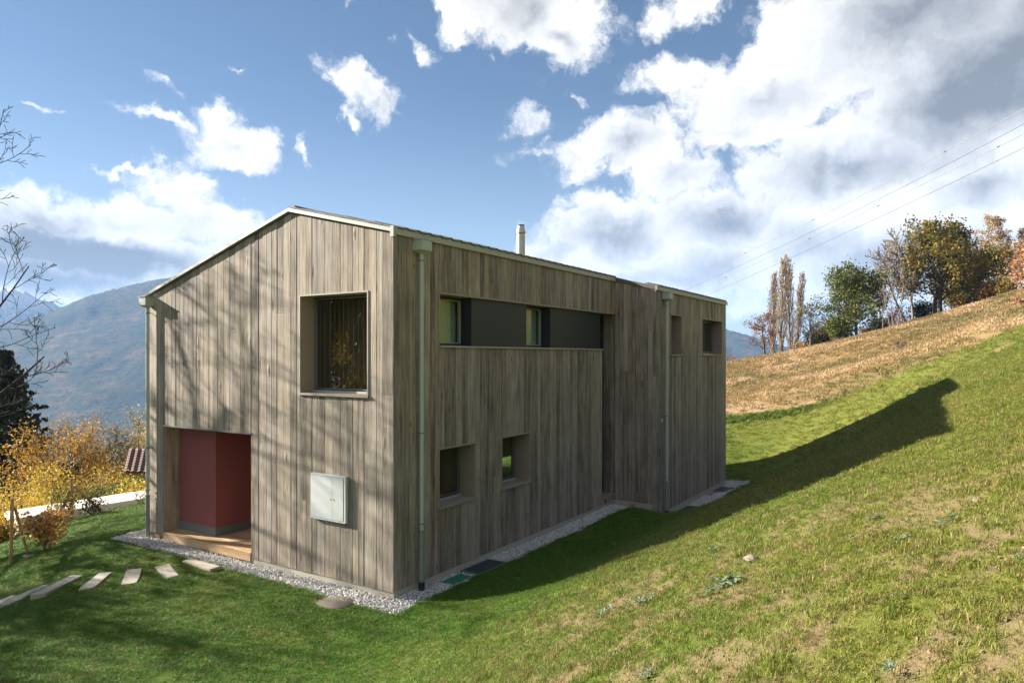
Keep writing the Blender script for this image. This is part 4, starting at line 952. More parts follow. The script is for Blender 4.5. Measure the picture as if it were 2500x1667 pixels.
def spruce(name, x, y, H, rbase, label, seed, dens=60, z=None, group=None):
    rg = np.random.default_rng(seed); zz = (hz(x, y) if z is None else z) - 0.1; root = tag(empty(name, (x, y, zz)), label, 'tree', group)
    tk = np.array([(0, 0, 0), (0, 0, H * 0.5), (0, 0, H)], float); out = [(tk, np.array([H * 0.018, H * 0.011, 0.012]), 0)]
    Q = []; S = []
    h = 0.07 * H
    while h < H * 0.985:
        t = h / H; Lb = rbase * (1 - t) ** 0.75 * rg.uniform(0.85, 1.12) + 0.12; nb_ = 6
        a0 = rg.uniform(0, 6.28)
        for k in range(nb_):
            a = a0 + k * 2 * math.pi / nb_ + rg.uniform(-0.25, 0.25); o2 = np.array([math.cos(a), math.sin(a), 0.0]); s2 = np.array([-o2[1], o2[0], 0])
            tt = np.linspace(0, 1, 7); L2 = Lb * rg.uniform(0.75, 1.15)
            pts = np.array([0, 0, h])[None] + o2[None] * (tt * L2)[:, None]; pts[:, 2] += L2 * (0.12 * tt - 0.55 * tt ** 2 + 0.30 * tt ** 3)
            out.append((pts, np.linspace(0.03 * (1 - t) + 0.01, 0.006, 7), 1))
            m_ = int(dens * (0.3 + L2 / rbase)); q = rg.uniform(0.08, 1, m_) ** 0.8; i = np.minimum((q * 6).astype(int), 5); f = q * 6 - i
            c = pts[i] * (1 - f)[:, None] + pts[i + 1] * f[:, None]
            side = rg.normal(0, 1, m_)[:, None] * s2[None] * (0.16 * L2 * (1 - q) + 0.07)[:, None]
            c = c + side; c[:, 2] -= np.abs(rg.normal(0, 0.10, m_)) + np.abs(side).sum(1) * 0.25; Q.append(c)
        h += max(0.26, 0.06 * H * (1 - t) * 0.8)
    link('trunk', tubes_mesh('trunk', out[:1]), root, 'bark'); link('branches', tubes_mesh('branches', out[1:]), root, 'bark')
    C = np.concatenate(Q); link('needles', leaves_mesh('needles', C, 0.20, rg, droop=1.3, elong=1.7), root, 'needle'); return root

# --- on the hilltop to the right
x, y = pos(1868, 73); tree('russet_tree', x, y, 5.0, LEAFY, 'low spreading tree with sparse russet leaves, leftmost on the hilltop', 'tree', 'bark', 'leaf_russet', 1500, 0.13, 0.18, 41, r0=0.13)
for i, (u, d, H, lab) in enumerate(((1889, 86, 12.0, 'leftmost and shorter column of the four poplars'), (1909, 84, 13.2, 'second poplar from the left, with yellow leaves low down'), (1931, 85, 13.1, 'third poplar from the left, as tall as the second'), (1945, 87, 11.6, 'rightmost and shortest of the four poplars'))):
    x, y = pos(u, d); tree('poplar_tree', x, y, H, POPLAR, lab, 'tree', 'bark_pale', 'leaf_birch' if i != 1 else 'leaf_yellow', 650 if i != 1 else 800, 0.13, 0.10, 60 + i, 'poplars on the hilltop', r0=0.14)
x, y = pos(1979, 76); tree('bare_tree', x, y, 5.2, BARE, 'small dark bare tree just right of the poplars', 'tree', 'bark', seed=71, r0=0.17)
x, y = pos(2004, 79); tree('dark_shrub', x, y, 3.0, SHRUB, 'dark evergreen shrub between the small bare tree and the green tree', 'shrub', 'bark', 'leaf_dark', 2600, 0.16, 0.22, 72)
x, y = pos(2028, 78); tree('dark_shrub', x, y, 3.6, SHRUB, 'dark brown shrub between the evergreen shrub and the green tree', 'shrub', 'bark', 'leaf_oak', 1800, 0.15, 0.25, 82)
x, y = pos(2150, 80); tree('dark_shrub', x, y, 2.6, SHRUB, 'dark low shrub behind the thin saplings', 'shrub', 'bark', 'leaf_dark', 1500, 0.15, 0.25, 83)
x, y = pos(1962, 80); tree('orange_shrub', x, y, 1.7, SHRUB, 'low orange shrub under the poplars', 'shrub', 'bark', 'leaf_orange', 700, 0.13, 0.15, 73)
x, y = pos(2062, 84); tree('bare_tree', x, y, 10.6, FARBARE, 'tall bare tree behind the green tree', 'tree', 'bark', seed=74, r0=0.15)
x, y = pos(2092, 75); tree('green_tree', x, y, 8.2, LEAFY, 'upright tree still in green leaf among bare ones', 'tree', 'bark', 'leaf_green', 8500, 0.19, 0.30, 75, r0=0.17, twin=(-0.9, -0.3, -0.10, 0))
x, y = pos(2050, 73); tree('dark_shrub', x, y, 3.3, SHRUB, 'green shrub at the left foot of the green tree', 'shrub', 'bark', 'leaf_green', 2600, 0.16, 0.24, 76)
x, y = pos(2228, 77); tree('bare_tree', x, y, 11.0, FARBARE, 'tall bare tree with pale trunk close left of the oak', 'tree', 'bark_pale', seed=77, r0=0.14)
x, y = pos(2216, 76); tree('bare_tree', x, y, 9.8, FARBARE, 'bare tree with a pale trunk leaning left beside the tall bare one', 'tree', 'bark_pale', seed=78, r0=0.13, lean=(-0.34, -0.12))
x, y = pos(2150, 83); tree('bare_tree', x, y, 8.2, FARBARE, 'bare tree between the green tree and the leaning one', 'tree', 'bark_pale', seed=79, r0=0.12)
x, y = pos(2190, 86); tree('brown_thicket', x, y, 4.6, SHRUB, 'brown twiggy thicket behind the saplings', 'shrub', 'bark', 'leaf_russet', 1500, 0.14, 0.3, 80)
x, y = pos(2120, 82); tree('orange_shrub', x, y, 2.2, SHRUB, 'yellow orange shrub behind the green tree trunks', 'shrub', 'bark', 'leaf_orange', 900, 0.13, 0.2, 81)
for i, (u, d, H, ln, lab) in enumerate(((2156, 64, 2.6, -0.10, 'leftmost of the thin pale saplings on the dry slope'), (2174, 64, 4.2, -0.16, 'second thin pale sapling, leaning left'), (2180, 63, 3.2, 0.05, 'third thin pale sapling, upright'), (2191, 64, 4.6, 0.10, 'tallest thin pale sapling, leaning right'))):
    x, y = pos(u, d); tree('sapling', x, y, H, Spec(nseg=(7, 4), wander=(0.03, 0.1), trop=(0.03, 0.06), taper=(0.35, 0.4), nch=(7,), start=(0.55,), ang=(0.5,), ln=(0.22,), rr=(0.4,), rmin=0.012, trunk=1.0, shape=lambda t: 1.0), lab, 'sapling', 'bark_pale', seed=90 + i, group='saplings on the dry slope', r0=0.045, lean=(ln, 0))
x, y = pos(2296, 76); tree('oak_tree', x, y, 10.9, LEAFY, 'big broad oak in brown and green leaf', 'tree', 'bark', 'leaf_oak', 15000, 0.22, 0.34, 101, r0=0.26, twin=(-0.6, 0.1, -0.06, 0.1))
x, y = pos(2352, 80); tree('oak_tree', x, y, 8.4, LEAFY, 'lower dark oak joined to the right side of the big one', 'tree', 'bark', 'leaf_oak', 9500, 0.22, 0.34, 102, r0=0.2)
x, y = pos(2262, 82); tree('dark_shrub', x, y, 3.2, SHRUB, 'dark undergrowth shrub under the left of the big oak', 'shrub', 'bark', 'leaf_dark', 2600, 0.18, 0.3, 103)
x, y = pos(2414, 84); tree('birch_tree', x, y, 11.8, BIRCH, 'tall birch with white trunk and drooping orange leaves', 'tree', 'bark_birch', 'leaf_birch', 5200, 0.14, 0.14, 104, r0=0.13, droop=1.0)
x, y = pos(2452, 88); tree('birch_tree', x, y, 9.0, BIRCH, 'second orange birch, right of the tall one', 'tree', 'bark_birch', 'leaf_birch', 3000, 0.14, 0.16, 105, r0=0.11, droop=1.0)
x, y = pos(2490, 86); tree('bare_tree', x, y, 10.0, FARBARE, 'bare tree at the right edge behind the pale brown oak', 'tree', 'bark', 'leaf_russet', 700, 0.12, 0.12, 106, r0=0.14)
for i, (u, d, H, m_, lab) in enumerate(((2345, 74, 1.6, 'leaf_birch', 'low brown shrub below the right of the oaks'), (2385, 73, 2.4, 'leaf_oak', 'brown green shrub left of the birch trunk'), (2425, 72, 2.2, 'leaf_birch', 'yellowish shrub at the foot of the birch'), (2408, 76, 3.4, 'leaf_oak', 'taller green brown shrub behind the foot of the birch'), (2462, 70, 1.8, 'leaf_oak', 'low olive shrub on the upper slope left of the pale brown oak'))):
    x, y = pos(u, d); tree('hill_shrub', x, y, H, SHRUB, lab, 'shrub', 'bark', m_, 1900, 0.15, 0.24, 110 + i, 'shrubs along the hill edge')
x, y = pos(2560, 48); tree('pale_oak', x, y, 4.3, LEAFY, 'young oak with pale brown dead leaves at the right edge', 'tree', 'bark', 'leaf_pale', 5200, 0.17, 0.22, 120, r0=0.1, sink=0.3)
x, y = pos(2496, 44); tree('hill_shrub', x, y, 0.9, SHRUB, 'small pale brown shrub below the young oak', 'shrub', 'bark', 'leaf_pale', 500, 0.10, 0.1, 121, 'shrubs along the hill edge')
x, y = pos(2199, 43); tree('dry_shrub', x, y, 0.75, SHRUB, 'small reddish twig bush alone on the dry slope', 'shrub', 'bark_pale', 'leaf_russet', 260, 0.05, 0.08, 122)
x, y = pos(1783, 72); tree('dry_shrub', x, y, 1.5, SHRUB, 'wispy orange bush on the skyline just right of the house', 'shrub', 'bark_pale', 'leaf_orange', 60, 0.08, 0.1, 123)
x, y = pos(2276, 88); sh = tag(empty('garden_shed', (x, y, hz(x, y))), 'tiny orange brown shed half hidden below the big oak', 'shed')
MB().box(-1.2, 1.2, -0.9, 0.9, 0, 1.5).build('wall', 'shed_red', sh); MB().loft([(-1.4, -1.1, 1.5), (-1.4, 1.1, 1.5), (-1.4, 0, 2.1)], [(1.4, -1.1, 1.5), (1.4, 1.1, 1.5), (1.4, 0, 2.1)]).build('roof', 'steel', sh)

# --- on the left, below the lawn
tree('bare_tree', -15.0, -1.8, 12.8, BARE, 'large bare tree whose dark branches reach in from the left edge', 'tree', 'bark_dark', seed=17, r0=0.26)
x, y = pos(8, 42); spruce('spruce_tree', x, y, HV(x, y, 42, 835), 5.0, 'dark spruce cut by the left edge with drooping branches', 201, 75)
x, y = pos(168, 36); t_ = tree('ivy_tree', x, y, HV(x, y, 36, 1025), LEAFY, 'orange yellow tree with an ivy clad trunk behind the stakes', 'tree', 'bark', 'leaf_orange', 12000, 0.085, 0.26, 202, r0=0.18)
rg = np.random.default_rng(9); hh = rg.uniform(0.5, 5.4, 2600); aa = rg.uniform(0, 6.28, 2600); rr2 = 0.26 + 0.24 * rg.random(2600)
link('ivy', leaves_mesh('ivy', np.stack([rr2 * np.cos(aa), rr2 * np.sin(aa), hh], -1), 0.13, rg), t_, 'leaf_dark')
for i, (u, d, H, sp, m_, nl, ls, lab) in enumerate((
    (268, 40, 1025, LEAFY, 'leaf_birch', 1000, 0.11, 'thinly leaved tree between the ivy tree and the brown roof'),
    (338, 42, 995, LEAFY, 'leaf_yellow', 2600, 0.12, 'slender golden tree right beside the house corner'),
    (225, 44, 1060, LEAFY, 'leaf_yellow', 4200, 0.12, 'golden tree behind the thinly leaved one'),
    (92, 44, 1010, LEAFY, 'leaf_orange', 4200, 0.12, 'orange tree right of the spruce'),
    (72, 31, 1150, SHRUB, 'leaf_yellow', 4200, 0.11, 'yellow thicket below the spruce'),
    (10, 27, 1175, SHRUB, 'leaf_yellow', 3000, 0.10, 'pale twiggy yellow thicket at the left edge'),
    (140, 29, 1150, SHRUB, 'leaf_yellow', 4200, 0.11, 'bright yellow thicket behind the stake tripod'),
    (215, 31, 1135, SHRUB, 'leaf_yellow', 4200, 0.11, 'yellow thicket right of the stake tripod'),
    (262, 30, 1150, SHRUB, 'leaf_birch', 2600, 0.10, 'yellow brown thicket left of the brown roof'),
    (285, 29, 1175, SHRUB, 'leaf_green', 3200, 0.11, 'dark green bush below the brown roof'),
    (338, 28, 1172, SHRUB, 'leaf_green', 2400, 0.11, 'green bush right under the eave of the brown roof'),
    (335, 26, 1172, SHRUB, 'leaf_yellow', 900, 0.11, 'small bright yellow bush behind the concrete wall'),
    (55, 24, 1205, SHRUB, 'leaf_yellow', 2200, 0.09, 'twiggy yellow bush above the end of the concrete wall'),
    (-15, 21, 1270, SHRUB, 'leaf_yellow', 2600, 0.09, 'yellow bush at the left edge below the concrete wall'))):
    x, y = pos(u, d); tree('autumn_tree' if sp is LEAFY else 'autumn_bush', x, y, HV(x, y, d, H), sp, lab, 'tree' if sp is LEAFY else 'bush', 'bark_pale' if sp is SHRUB else 'bark', m_, int(nl * 2.1), ls * 0.66, 0.24, 210 + i, 'autumn growth below the lawn')
# staked saplings
def stake(parent, a, b, r_=0.046, cap=True):
    return MB().tube([a, b], r_, 12).build('stake', 'stake_wood', parent, True)
pA = ground_hit(*(lambda q: (q[0], q[1]))((158, 1249))); pA = np.array([-15.6, 2.25, hz(-15.6, 2.25)])
tp = tag(empty('stake_tripod', tuple(pA)), 'tripod of three round wooden stakes round a young shrub on the lawn edge', 'stakes')
zt_ = 4 - (c2_v := (920 + 592 * 700 / 1829) - HORIZON) / FPX * 23.6 - pA[2]
stake(tp, (0.05, 0.0, -0.1), (0.0, 0.0, zt_)); stake(tp, (-0.62, -0.12, -0.1), (-0.03, -0.045, zt_ * 0.72)); stake(tp, (0.30, 1.02, -0.1), (0.03, 0.06, zt_ * 0.82))
tree('young_shrub', -15.9, 2.0, 1.3, NARROW, 'dark green young shrub inside the tripod of stakes', 'shrub', 'bark', 'leaf_green', 700, 0.06, 0.12, 231)
tree('young_shrub', -15.3, 2.75, 0.8, NARROW, 'low dark shrub at the right foot of the tripod', 'shrub', 'bark', 'leaf_dark', 420, 0.055, 0.10, 232)
tree('young_shrub', -15.4, 4.3, 0.7, NARROW, 'small leafless twig shrub between the tripod and the house', 'shrub', 'bark_pale', 'leaf_russet', 60, 0.04, 0.05, 233)
pB = np.array([-10.75, -1.35, hz(-10.75, -1.35)])
tq = tag(empty('stake_pair', tuple(pB)), 'pair of wooden stakes beside the orange shrub at the left', 'stakes')
stake(tq, (0, 0, -0.1), (0.02, 0.03, 1.52), 0.037); stake(tq, (-0.35, 0.55, -0.1), (0.0, 0.09, 1.30), 0.032)
tree('pink_shrub', -10.25, -0.85, 1.10, NARROW, 'young shrub with orange and pinkish leaves beside the left stakes', 'shrub', 'bark_pale', 'leaf_pinkish', 620, 0.085, 0.10, 234)
# --- out of the picture on the left; their shadows lie on the gable and the lawn
tree('autumn_tree', -19.5, -8.6, 11.6, LEAFY, 'sparse golden tree beyond the left edge that dapples the lower lawn', 'tree', 'bark', 'leaf_yellow', 5200, 0.13, 0.3, 301, 'autumn growth below the lawn', r0=0.2)
spruce('spruce_tree', -24.5, -11.8, 19.0, 3.4, 'second spruce beyond the left edge, farther from the house', 302, 60)
tree('autumn_tree', -21.0, -5.0, 12.4, LEAFY, 'half bare yellow tree beyond the left edge in front of the gable', 'tree', 'bark', 'leaf_yellow', 6500, 0.14, 0.25, 303, 'autumn growth below the lawn', r0=0.2)
tree('autumn_tree', -18.5, -12.2, 10.2, LEAFY, 'yellow tree beyond the lower left corner of the lawn', 'tree', 'bark', 'leaf_yellow', 5200, 0.14, 0.25, 304, 'autumn growth below the lawn', r0=0.2)
tree('autumn_tree', -15.2, -8.9, 6.6, LEAFY, 'low dense tree beyond the left edge beside the lawn bank', 'tree', 'bark', 'leaf_orange', 2200, 0.14, 0.25, 305, 'autumn growth below the lawn', r0=0.16)

spruce('spruce_tree', -17.0, -17.5, 15.0, 3.6, 'tall spruce behind the camera side, mirrored in the gable window', 306, 70)
spruce('spruce_tree', -22.5, -20.0, 17.0, 3.8, 'taller spruce mirrored in the gable window, farther down the slope', 307, 70)
spruce('spruce_tree', -25.5, -26.0, 18.0, 3.8, 'farthest tall spruce mirrored in the gable window', 308, 60)
# ================================================================== overhead cables
WIRES = [((2500, 266), (2098, 480), (1750, 651), 'cable', 0.017, 'bright overhead cable, topmost of the four'), ((2500, 303), (2158, 480), (1750, 674), 'cable_dark', 0.011, 'thin grey overhead cable, second from the top'),
         ((2500, 327), (2191, 480), (1750, 687), 'cable', 0.018, 'bright overhead cable, third from the top'), ((2500, 361), (2254, 480), (1750, 710), 'cable_dark', 0.011, 'thin grey overhead cable, lowest of the four')]
for i, (a, b, c, m_, r_, lab) in enumerate(WIRES):
    co = np.polyfit([a[0], b[0], c[0]], [a[1], b[1], c[1]], 2); pts = []
    for u in np.linspace(2900, 1480, 40):
        t = (2900 - u) / 1420; d = 1 / ((1 - t) / 26.0 + t / 120.0); pts.append(at(u, np.polyval(co, u), d))
    pts = np.array(pts); o = pts[0].copy(); cab_ = MB().tube(pts - o, r_, 6).build('overhead_cable', m_, None, True); cab_.location = o; tag(cab_, lab, 'cable', 'overhead cables above the hill')
    for u in ((1988, 2310, 1822) if i == 0 else (2147, 1979, 1775, 2440) if i == 2 else ()):
        t = (2900 - u) / 1420; d = 1 / ((1 - t) / 26.0 + t / 120.0); p = at(u, np.polyval(co, u), d) - o; q = at(u - 5, np.polyval(co, u - 5), d) - o
        MB().tube([p, q], r_ * 1.6, 6).build('spacer', 'cable_dark', cab_)

# ================================================================== the bank: stones, weeds, fallen leaves
DS = 1200 / 2352
STONES = [(1050, 428, 38), (1042, 410, 14), (1500, 476, 17), (1268, 250, 22), (1205, 600, 19), (1135, 596, 11), (1222, 482, 9), (1390, 466, 14), (2080, 350, 19), (2122, 148, 21), (2122, 162, 14), (620, 647, 14), (830, 642, 18), (1000, 968, 15), (95, 1000, 12), (110, 918, 11), (1526, 576, 10), (900, 465, 9), (1035, 990, 10), (1410, 606, 13), (1590, 690, 9), (185, 826, 9), (2165, 640, 8), (820, 725, 8), (1685, 415, 9), (1520, 868, 9), (1220, 890, 12), (540, 560, 8), (305, 577, 8)]
for i, (x, y, s) in enumerate(STONES):
    u, v = 1300 + x * DS, 1150 + y * DS; p = ground_hit(u, v); d = float((p - CAM) @ FW); k = s * DS / FPX * d
    big_ = s > 18
    lab = {0: 'large flat pale stone, the biggest lying on the grassy bank', 1: 'small pale stone just above the biggest stone on the bank', 2: 'round pale stone alone to the right of the biggest stone', 3: 'flat reddish stone up the bank from the biggest stone',
           4: 'squarish pink stone right of the large thistle rosette', 5: 'pale chip just left of the squarish pink stone', 6: 'small pale stone below and right of the biggest stone', 7: 'pale stone between the biggest stone and the round one', 8: 'flat grey stone near the right edge of the bank',
           9: 'larger of two pale stones high up the bank near the right edge', 10: 'smaller of two pale stones high up the bank near the right edge', 11: 'pale stone between the lower left thistle and the large thistle', 12: 'flat pale stone below the large thistle', 13: 'oval pale stone near the bottom edge, below the large thistle',
           14: 'pale stone in the bottom left of the bank close to the lawn', 15: 'pinkish stone just above the one in the bottom left of the bank'}.get(i)
    o = rock('bank_stone', (p[0], p[1], p[2] + k * 0.25), (k, k * 0.75, k * 0.62), 400 + i, lab or 'tiny pale chip of stone, no bigger than a finger, in the grass of the bank', 'stone', 'stones on the bank' if lab else 'chips of stone strewn over the bank', rz=i * 1.3)
def weed_leaf(seed, L=1.0):
    r_ = random.Random(seed); mb = MB(); n = 7; vs = []; fs = []
    for k in range(n + 1):
        t = k / n; wd = 0.16 * math.sin(math.pi * min(1, t * 0.92 + 0.08)) * (1.25 if k % 2 else 0.62) + 0.008; x = t * L; z = 0.16 * math.sin(t * 2.6) * L
        vs += [(x, -wd, z + 0.05), (x, 0, z), (x, wd, z + 0.05)]
    for k in range(n):
        a = k * 3; fs += [(a, a + 3, a + 4, a + 1), (a + 1, a + 4, a + 5, a + 2)]
    me = bpy.data.meshes.new('leaf'); me.from_pydata(vs, [], fs); me.update(); me.materials.append(MAT['leaf_weed']); return me
WL = [weed_leaf(i) for i in range(3)]
WEEDS = [(935, 560, 125, 26, 'large grey green thistle rosette in the middle of the bank'), (345, 685, 70, 16, 'thistle rosette at the lower left of the bank'), (530, 635, 75, 16, 'thistle rosette just right of the lower left one'), (2010, 255, 75, 16, 'grey green rosette high up at the right of the bank'),
         (1790, 340, 62, 14, 'rosette below the high one at the right of the bank'), (540, 992, 70, 14, 'rosette cut by the bottom edge of the picture'), (1640, 240, 60, 12, 'dark rosette in the shaded streak of the bank'), (1460, 690, 62, 14, 'low dark rosette right of the middle of the bank'),
         (2335, 425, 40, 12, 'rosette at the right edge of the bank'), (1010, 610, 60, 12, 'pale rosette under the large thistle'), (1650, 665, 60, 12, 'flat pale weed right of the low dark rosette'), (1770, 620, 50, 10, 'broad leaved weed in the lower right of the bank'), (1720, 965, 70, 14, 'dark rosette near the bottom right'),
         (880, 385, 60, 12, 'wilted leafy weed up the bank from the large thistle'), (345, 632, 40, 10, 'small green weed above the lower left thistle'), (1570, 400, 30, 8, 'tiny pale weed in the upper bank'), (1990, 590, 40, 10, 'small weed towards the right edge')]
for i, (x, y, s, n, lab) in enumerate(WEEDS):
    u, v = 1300 + x * DS, 1150 + y * DS; p = ground_hit(u, v); d = float((p - CAM) @ FW); k = s * DS / FPX * d
    o = tag(empty('weed_rosette', (p[0], p[1], p[2] + 0.01)), lab, 'weed', 'weeds on the bank'); rw = random.Random(i)
    sl = Euler((0, -0.40, 0)).to_matrix()
    for j in range(int(n * 1.7)):
        f = bpy.data.objects.new('leaf', WL[j % 3]); COL.objects.link(f); f.parent = o; q = k * rw.uniform(0.30, 0.75)
        Rm = sl @ Euler((rw.uniform(-0.3, 0.3), rw.uniform(-0.5, 0.02), j * 2.4 + rw.uniform(-0.3, 0.3))).to_matrix()
        f.rotation_euler = Rm.to_euler(); f.scale = (q, q * rw.uniform(0.7, 1.1), q); f.location = Vector(sl @ Vector((rw.gauss(0, 1) * k * 0.30, rw.gauss(0, 1) * k * 0.42, rw.uniform(0, 0.02))))
for i, (x, y, s) in enumerate(((2215, 750, 24), (1340, 935, 16), (1310, 575, 18), (1645, 830, 14), (2010, 700, 10), (1830, 212, 12), (1700, 660, 12), (1240, 690, 9))):
    u, v = 1300 + x * DS, 1150 + y * DS; p = ground_hit(u, v); d = float((p - CAM) @ FW); k = s * DS / FPX * d
    ra = random.Random(i); vs = [(0, 0, 0)]
    for j in range(10): a = j * 0.628; q = k * (1.0 if j % 2 else 0.55); vs.append((q * math.cos(a) * 0.7, q * math.sin(a), 0.35 * k * abs(math.sin(a * 1.5 + i))))
    o = MB().add(vs, [(0, j + 1, (j + 1) % 10 + 1) for j in range(10)]).build('fallen_leaf', 'leaf_fallen'); o.location = (p[0], p[1], p[2] + 0.015); o.rotation_euler = (0.2, -0.3, ra.uniform(0, 6))
    tag(o, ('large curled orange leaf near the right edge of the bank', 'orange leaf near the bottom edge, below the middle of the bank', 'orange leaf just right of the squarish pink stone', 'pale orange leaf in the lower right of the bank', 'small leaf right of the flat pale weed', 'brown leaf high up the bank in the shaded streak', 'orange leaf beside the flat pale weed', 'tiny orange leaf below the flat pale stone')[i], 'leaf', 'fallen leaves on the bank')

# ================================================================== grass
def clump(seed, n, h, rad, wd, lean=0.5):
    r_ = np.random.default_rng(seed); V = []; Fc = []
    for i in range(n):
        a = r_.uniform(0, 6.28); q = rad * math.sqrt(r_.random()); b = np.array([q * math.cos(a), q * math.sin(a), -0.005]); hh = h * r_.uniform(0.45, 1.15)
        az = r_.uniform(0, 6.28); o2 = np.array([math.cos(az), math.sin(az), 0]); s2 = np.array([-o2[1], o2[0], 0]); w_ = wd * r_.uniform(0.7, 1.3); l_ = lean * r_.uniform(0.2, 1.3)
        m_ = b + o2 * hh * l_ * 0.35 + np.array([0, 0, hh * 0.62]); t = b + o2 * hh * l_ + np.array([0, 0, hh * (1.0 - 0.22 * l_)])
        k = len(V); V += [b - s2 * w_ / 2, b + s2 * w_ / 2, m_ + s2 * w_ * 0.4, m_ - s2 * w_ * 0.4, t]; Fc += [(k, k + 1, k + 2), (k, k + 2, k + 3), (k + 3, k + 2, k + 4)]
    me = np_mesh('clump', np.array(V), np.array(Fc)); me.materials.append(MAT['grass_blade']); return me
def visible(x, y, z, m=0.34):
    qx = x - CAM[0]; qy = y - CAM[1]; d = qx * FW[0] + qy * FW[1]; r_ = qx * RT[0] + qy * RT[1]
    dd = np.maximum(d, 0.1); u = 1250 + FPX * r_ / dd; v = HORIZON - FPX * (z - 4) / dd
    return (d > 1.0) & (u > -2500 * m) & (u < 2500 * (1 + m)) & (v < 1667 * (1 + m)), d
def sow(x0, x1, y0, y1, dens, rng, dmin, dmax):
    n = int((x1 - x0) * (y1 - y0) * dens); x = rng.uniform(x0, x1, n); y = rng.uniform(y0, y1, n); z = height(x, y) + fine(x, y)
    vis, d = visible(x, y, z); k = vis & (d >= dmin) & (d < dmax) & ~in_gravel(x, y, -0.02) & ~in_house(x, y); return x[k], y[k], z[k], d[k]
rg = np.random.default_rng(77)
slab_c = [np.array(c4) for c4, z, l in SLABS]
def off_slabs(x, y):
    k = np.ones(len(x), bool)
    for c in slab_c:
        ins = np.ones(len(x), bool); cc = c.mean(0)
        for i in range(4):
            a, b = c[i], c[(i + 1) % 4]; e = (b[0] - a[0]) * (y - a[1]) - (b[1] - a[1]) * (x - a[0]); s0 = (b[0] - a[0]) * (cc[1] - a[1]) - (b[1] - a[1]) * (cc[0] - a[0]); ins &= (e * np.sign(s0) > -0.01)
        k &= ~ins
    return k & (np.hypot(x - mx, y - my) > 0.33) & (np.abs(x + 17.0) + np.abs(y - 4) * 0 > 1.0)
PX = []; PC = []; PS = []; PI = []
for dmin, dmax, dens, sc_, box in ((2, 7.5, 700, 1.0, (0, 14, -11, 5)), (7.5, 13, 430, 1.15, (-9, 18, -9, 10)), (13, 22, 170, 1.5, (-20, 26, -6, 22)), (22, 36, 42, 2.6, (-22, 26, -2, 27))):
    x, y, z, d = sow(box[0], box[1], box[2], box[3], dens, rg, dmin, dmax); k = off_slabs(x, y) & (rg.random(len(x)) < sstep(y, 24.5, 23.0) + 0.05)
    x, y, z, d = x[k], y[k], z[k], d[k]
    bare, dry, col = cover(x, y); n = rg.random(len(x)); k = n > bare * 0.86; x, y, z, d, bare, dry, col = (q[k] for q in (x, y, z, d, bare, dry, col))
    onb = sstep(x, 2.0 - 0.1 * np.minimum(y, 0), 4.5); tuft = fbm(x * 3.1, y * 3.1, 3, 91)
    hs = sc_ * (0.85 + 0.35 * rg.random(len(x))); hv = hs * (0.8 + onb * (0.7 * sstep(tuft, 0.45, 0.75) - 0.05))
    dead = (rg.random(len(x)) < 0.08 + 0.22 * onb)
    c_ = col * rg.uniform(0.75, 1.3, len(x))[:, None]; c_ = np.where(dead[:, None], np.array([0.26, 0.20, 0.075])[None] * rg.uniform(0.6, 1.2, len(x))[:, None], c_)
    PX.append(np.stack([x, y, z], -1)); PC.append(c_); PS.append(np.stack([hs, hs, hv], -1)); PI.append(np.where(onb > 0.3, rg.choice(6, len(x), p=[.24, .24, .2, .1, .04, .18]), rg.choice(6, len(x), p=[.3, .3, .12, .02, .0, .26])))
PX = np.concatenate(PX); PC = np.concatenate(PC); PS = np.concatenate(PS); PI = np.concatenate(PI)
rot = np.zeros((len(PX), 3)); rot[:, 2] = rg.uniform(0, 6.28, len(PX)); rot[:, 0] = rg.normal(0, 0.12, len(PX)); rot[:, 1] = -0.18 * sstep(PX[:, 0], 2, 5) + rg.normal(0, 0.12, len(PX))
tag(scatter('grass', PX, rot, PS, PI, [clump(i, (34, 30, 26, 18, 14, 30)[i], (0.024, 0.028, 0.035, 0.048, 0.068, 0.030)[i], (0.062, 0.06, 0.055, 0.05, 0.035, 0.06)[i], (0.0032, 0.0032, 0.0034, 0.0038, 0.004, 0.003)[i], 1.0) for i in range(6)], tint=PC), 'mown grass of the lawn and the bank', None, None, 'stuff')
x, y, z, d = sow(-32, 40, 22, 95, 11.0, rg, 24, 95); bare, dry, col = cover(x, y); k = (dry > 0.5) & (rg.random(len(x)) < 0.85); x, y, z, d, col = x[k], y[k], z[k], d[k], col[k]
s = 1.0 + d / 40.0; rot = np.zeros((len(x), 3)); rot[:, 2] = rg.uniform(0, 6.28, len(x))
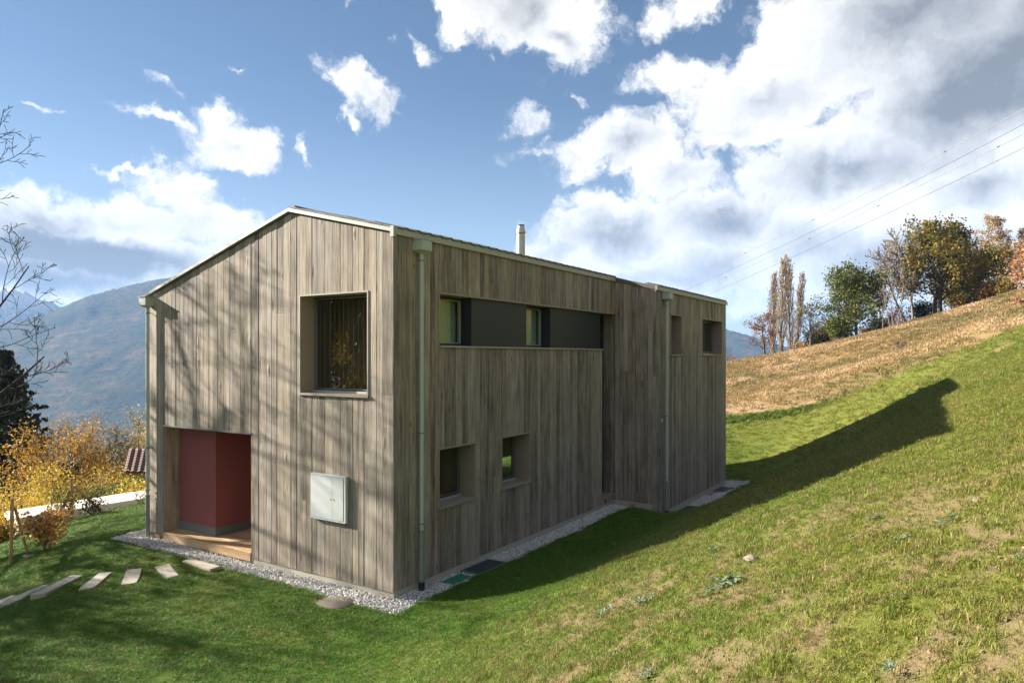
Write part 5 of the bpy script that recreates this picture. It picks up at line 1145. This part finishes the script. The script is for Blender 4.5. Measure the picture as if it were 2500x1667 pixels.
tag(scatter('dry_grass', np.stack([x, y, z], -1), rot, np.stack([s, s, s * rg.uniform(0.5, 1.1, len(x))], -1), rg.integers(0, 4, len(x)), [clump(20 + i, 26, 0.085, 0.17, 0.014, 1.4) for i in range(4)], tint=col * rg.uniform(0.7, 1.35, len(x))[:, None]), 'dry yellow grass of the upper slope', None, None, 'stuff')
# clods and grit on the bare patches
n = 80000; x = rg.uniform(1.5, 14, n); y = rg.uniform(-9.5, 8, n); z = height(x, y) + fine(x, y); vis, d = visible(x, y, z); bare, dry, col = cover(x, y)
k = vis & (rg.random(n) < bare * 0.85 + 0.05) & (d < 16); x, y, z = x[k], y[k], z[k]; n = len(x); s = 0.004 + 0.013 * rg.random(n) ** 4
tag(scatter('soil_clods', np.stack([x, y, z + s * 0.2], -1), rg.uniform(0, 6.28, (n, 3)), np.stack([s, s, s], -1), rg.choice(5, n, p=[.4, .3, .2, .06, .04]), [blob_mesh('clod', 60 + i, ('clod', 'clod', 'clod', 'clod', 'grit')[i], 0.35, 0.7) for i in range(5)]), 'clods of earth and grit on the bare patches of the bank', None, None, 'stuff')
# rank green strip along the foot of the dry slope
n = 1300; x = rg.uniform(-4, 4.5, n); y = 23.0 + rg.normal(0, 0.28, n); z = height(x, y) + fine(x, y); s = rg.uniform(0.9, 2.2, n) * sstep(x, 5, 1.5)
rot = np.zeros((n, 3)); rot[:, 2] = rg.uniform(0, 6.28, n)
tag(scatter('tall_grass', np.stack([x, y, z], -1), rot, np.stack([s * 0.8, s * 0.8, s], -1), rg.integers(0, 4, n), [clump(30 + i, 20, 0.10, 0.09, 0.012, 0.9) for i in range(4)], tint=np.array([[0.11, 0.15, 0.03]]) * rg.uniform(0.6, 1.5, n)[:, None]), 'taller rank grass between the lawn and the dry slope', None, None, 'stuff')

# ================================================================== the air
m, t, o_ = newmat('haze_air')
v = t.node('ShaderNodeVolumePrincipled', {'Color': (0.34, 0.58, 1.0), 'Density': 0.00013, 'Anisotropy': 0.0}); t.l.new(v.outputs[0], o_.inputs['Volume']); MAT['haze_air'] = m
tag(MB().box(-4950, 3900, -3700, 4850, -260, 420).build('haze', 'haze_air'), kind='stuff')
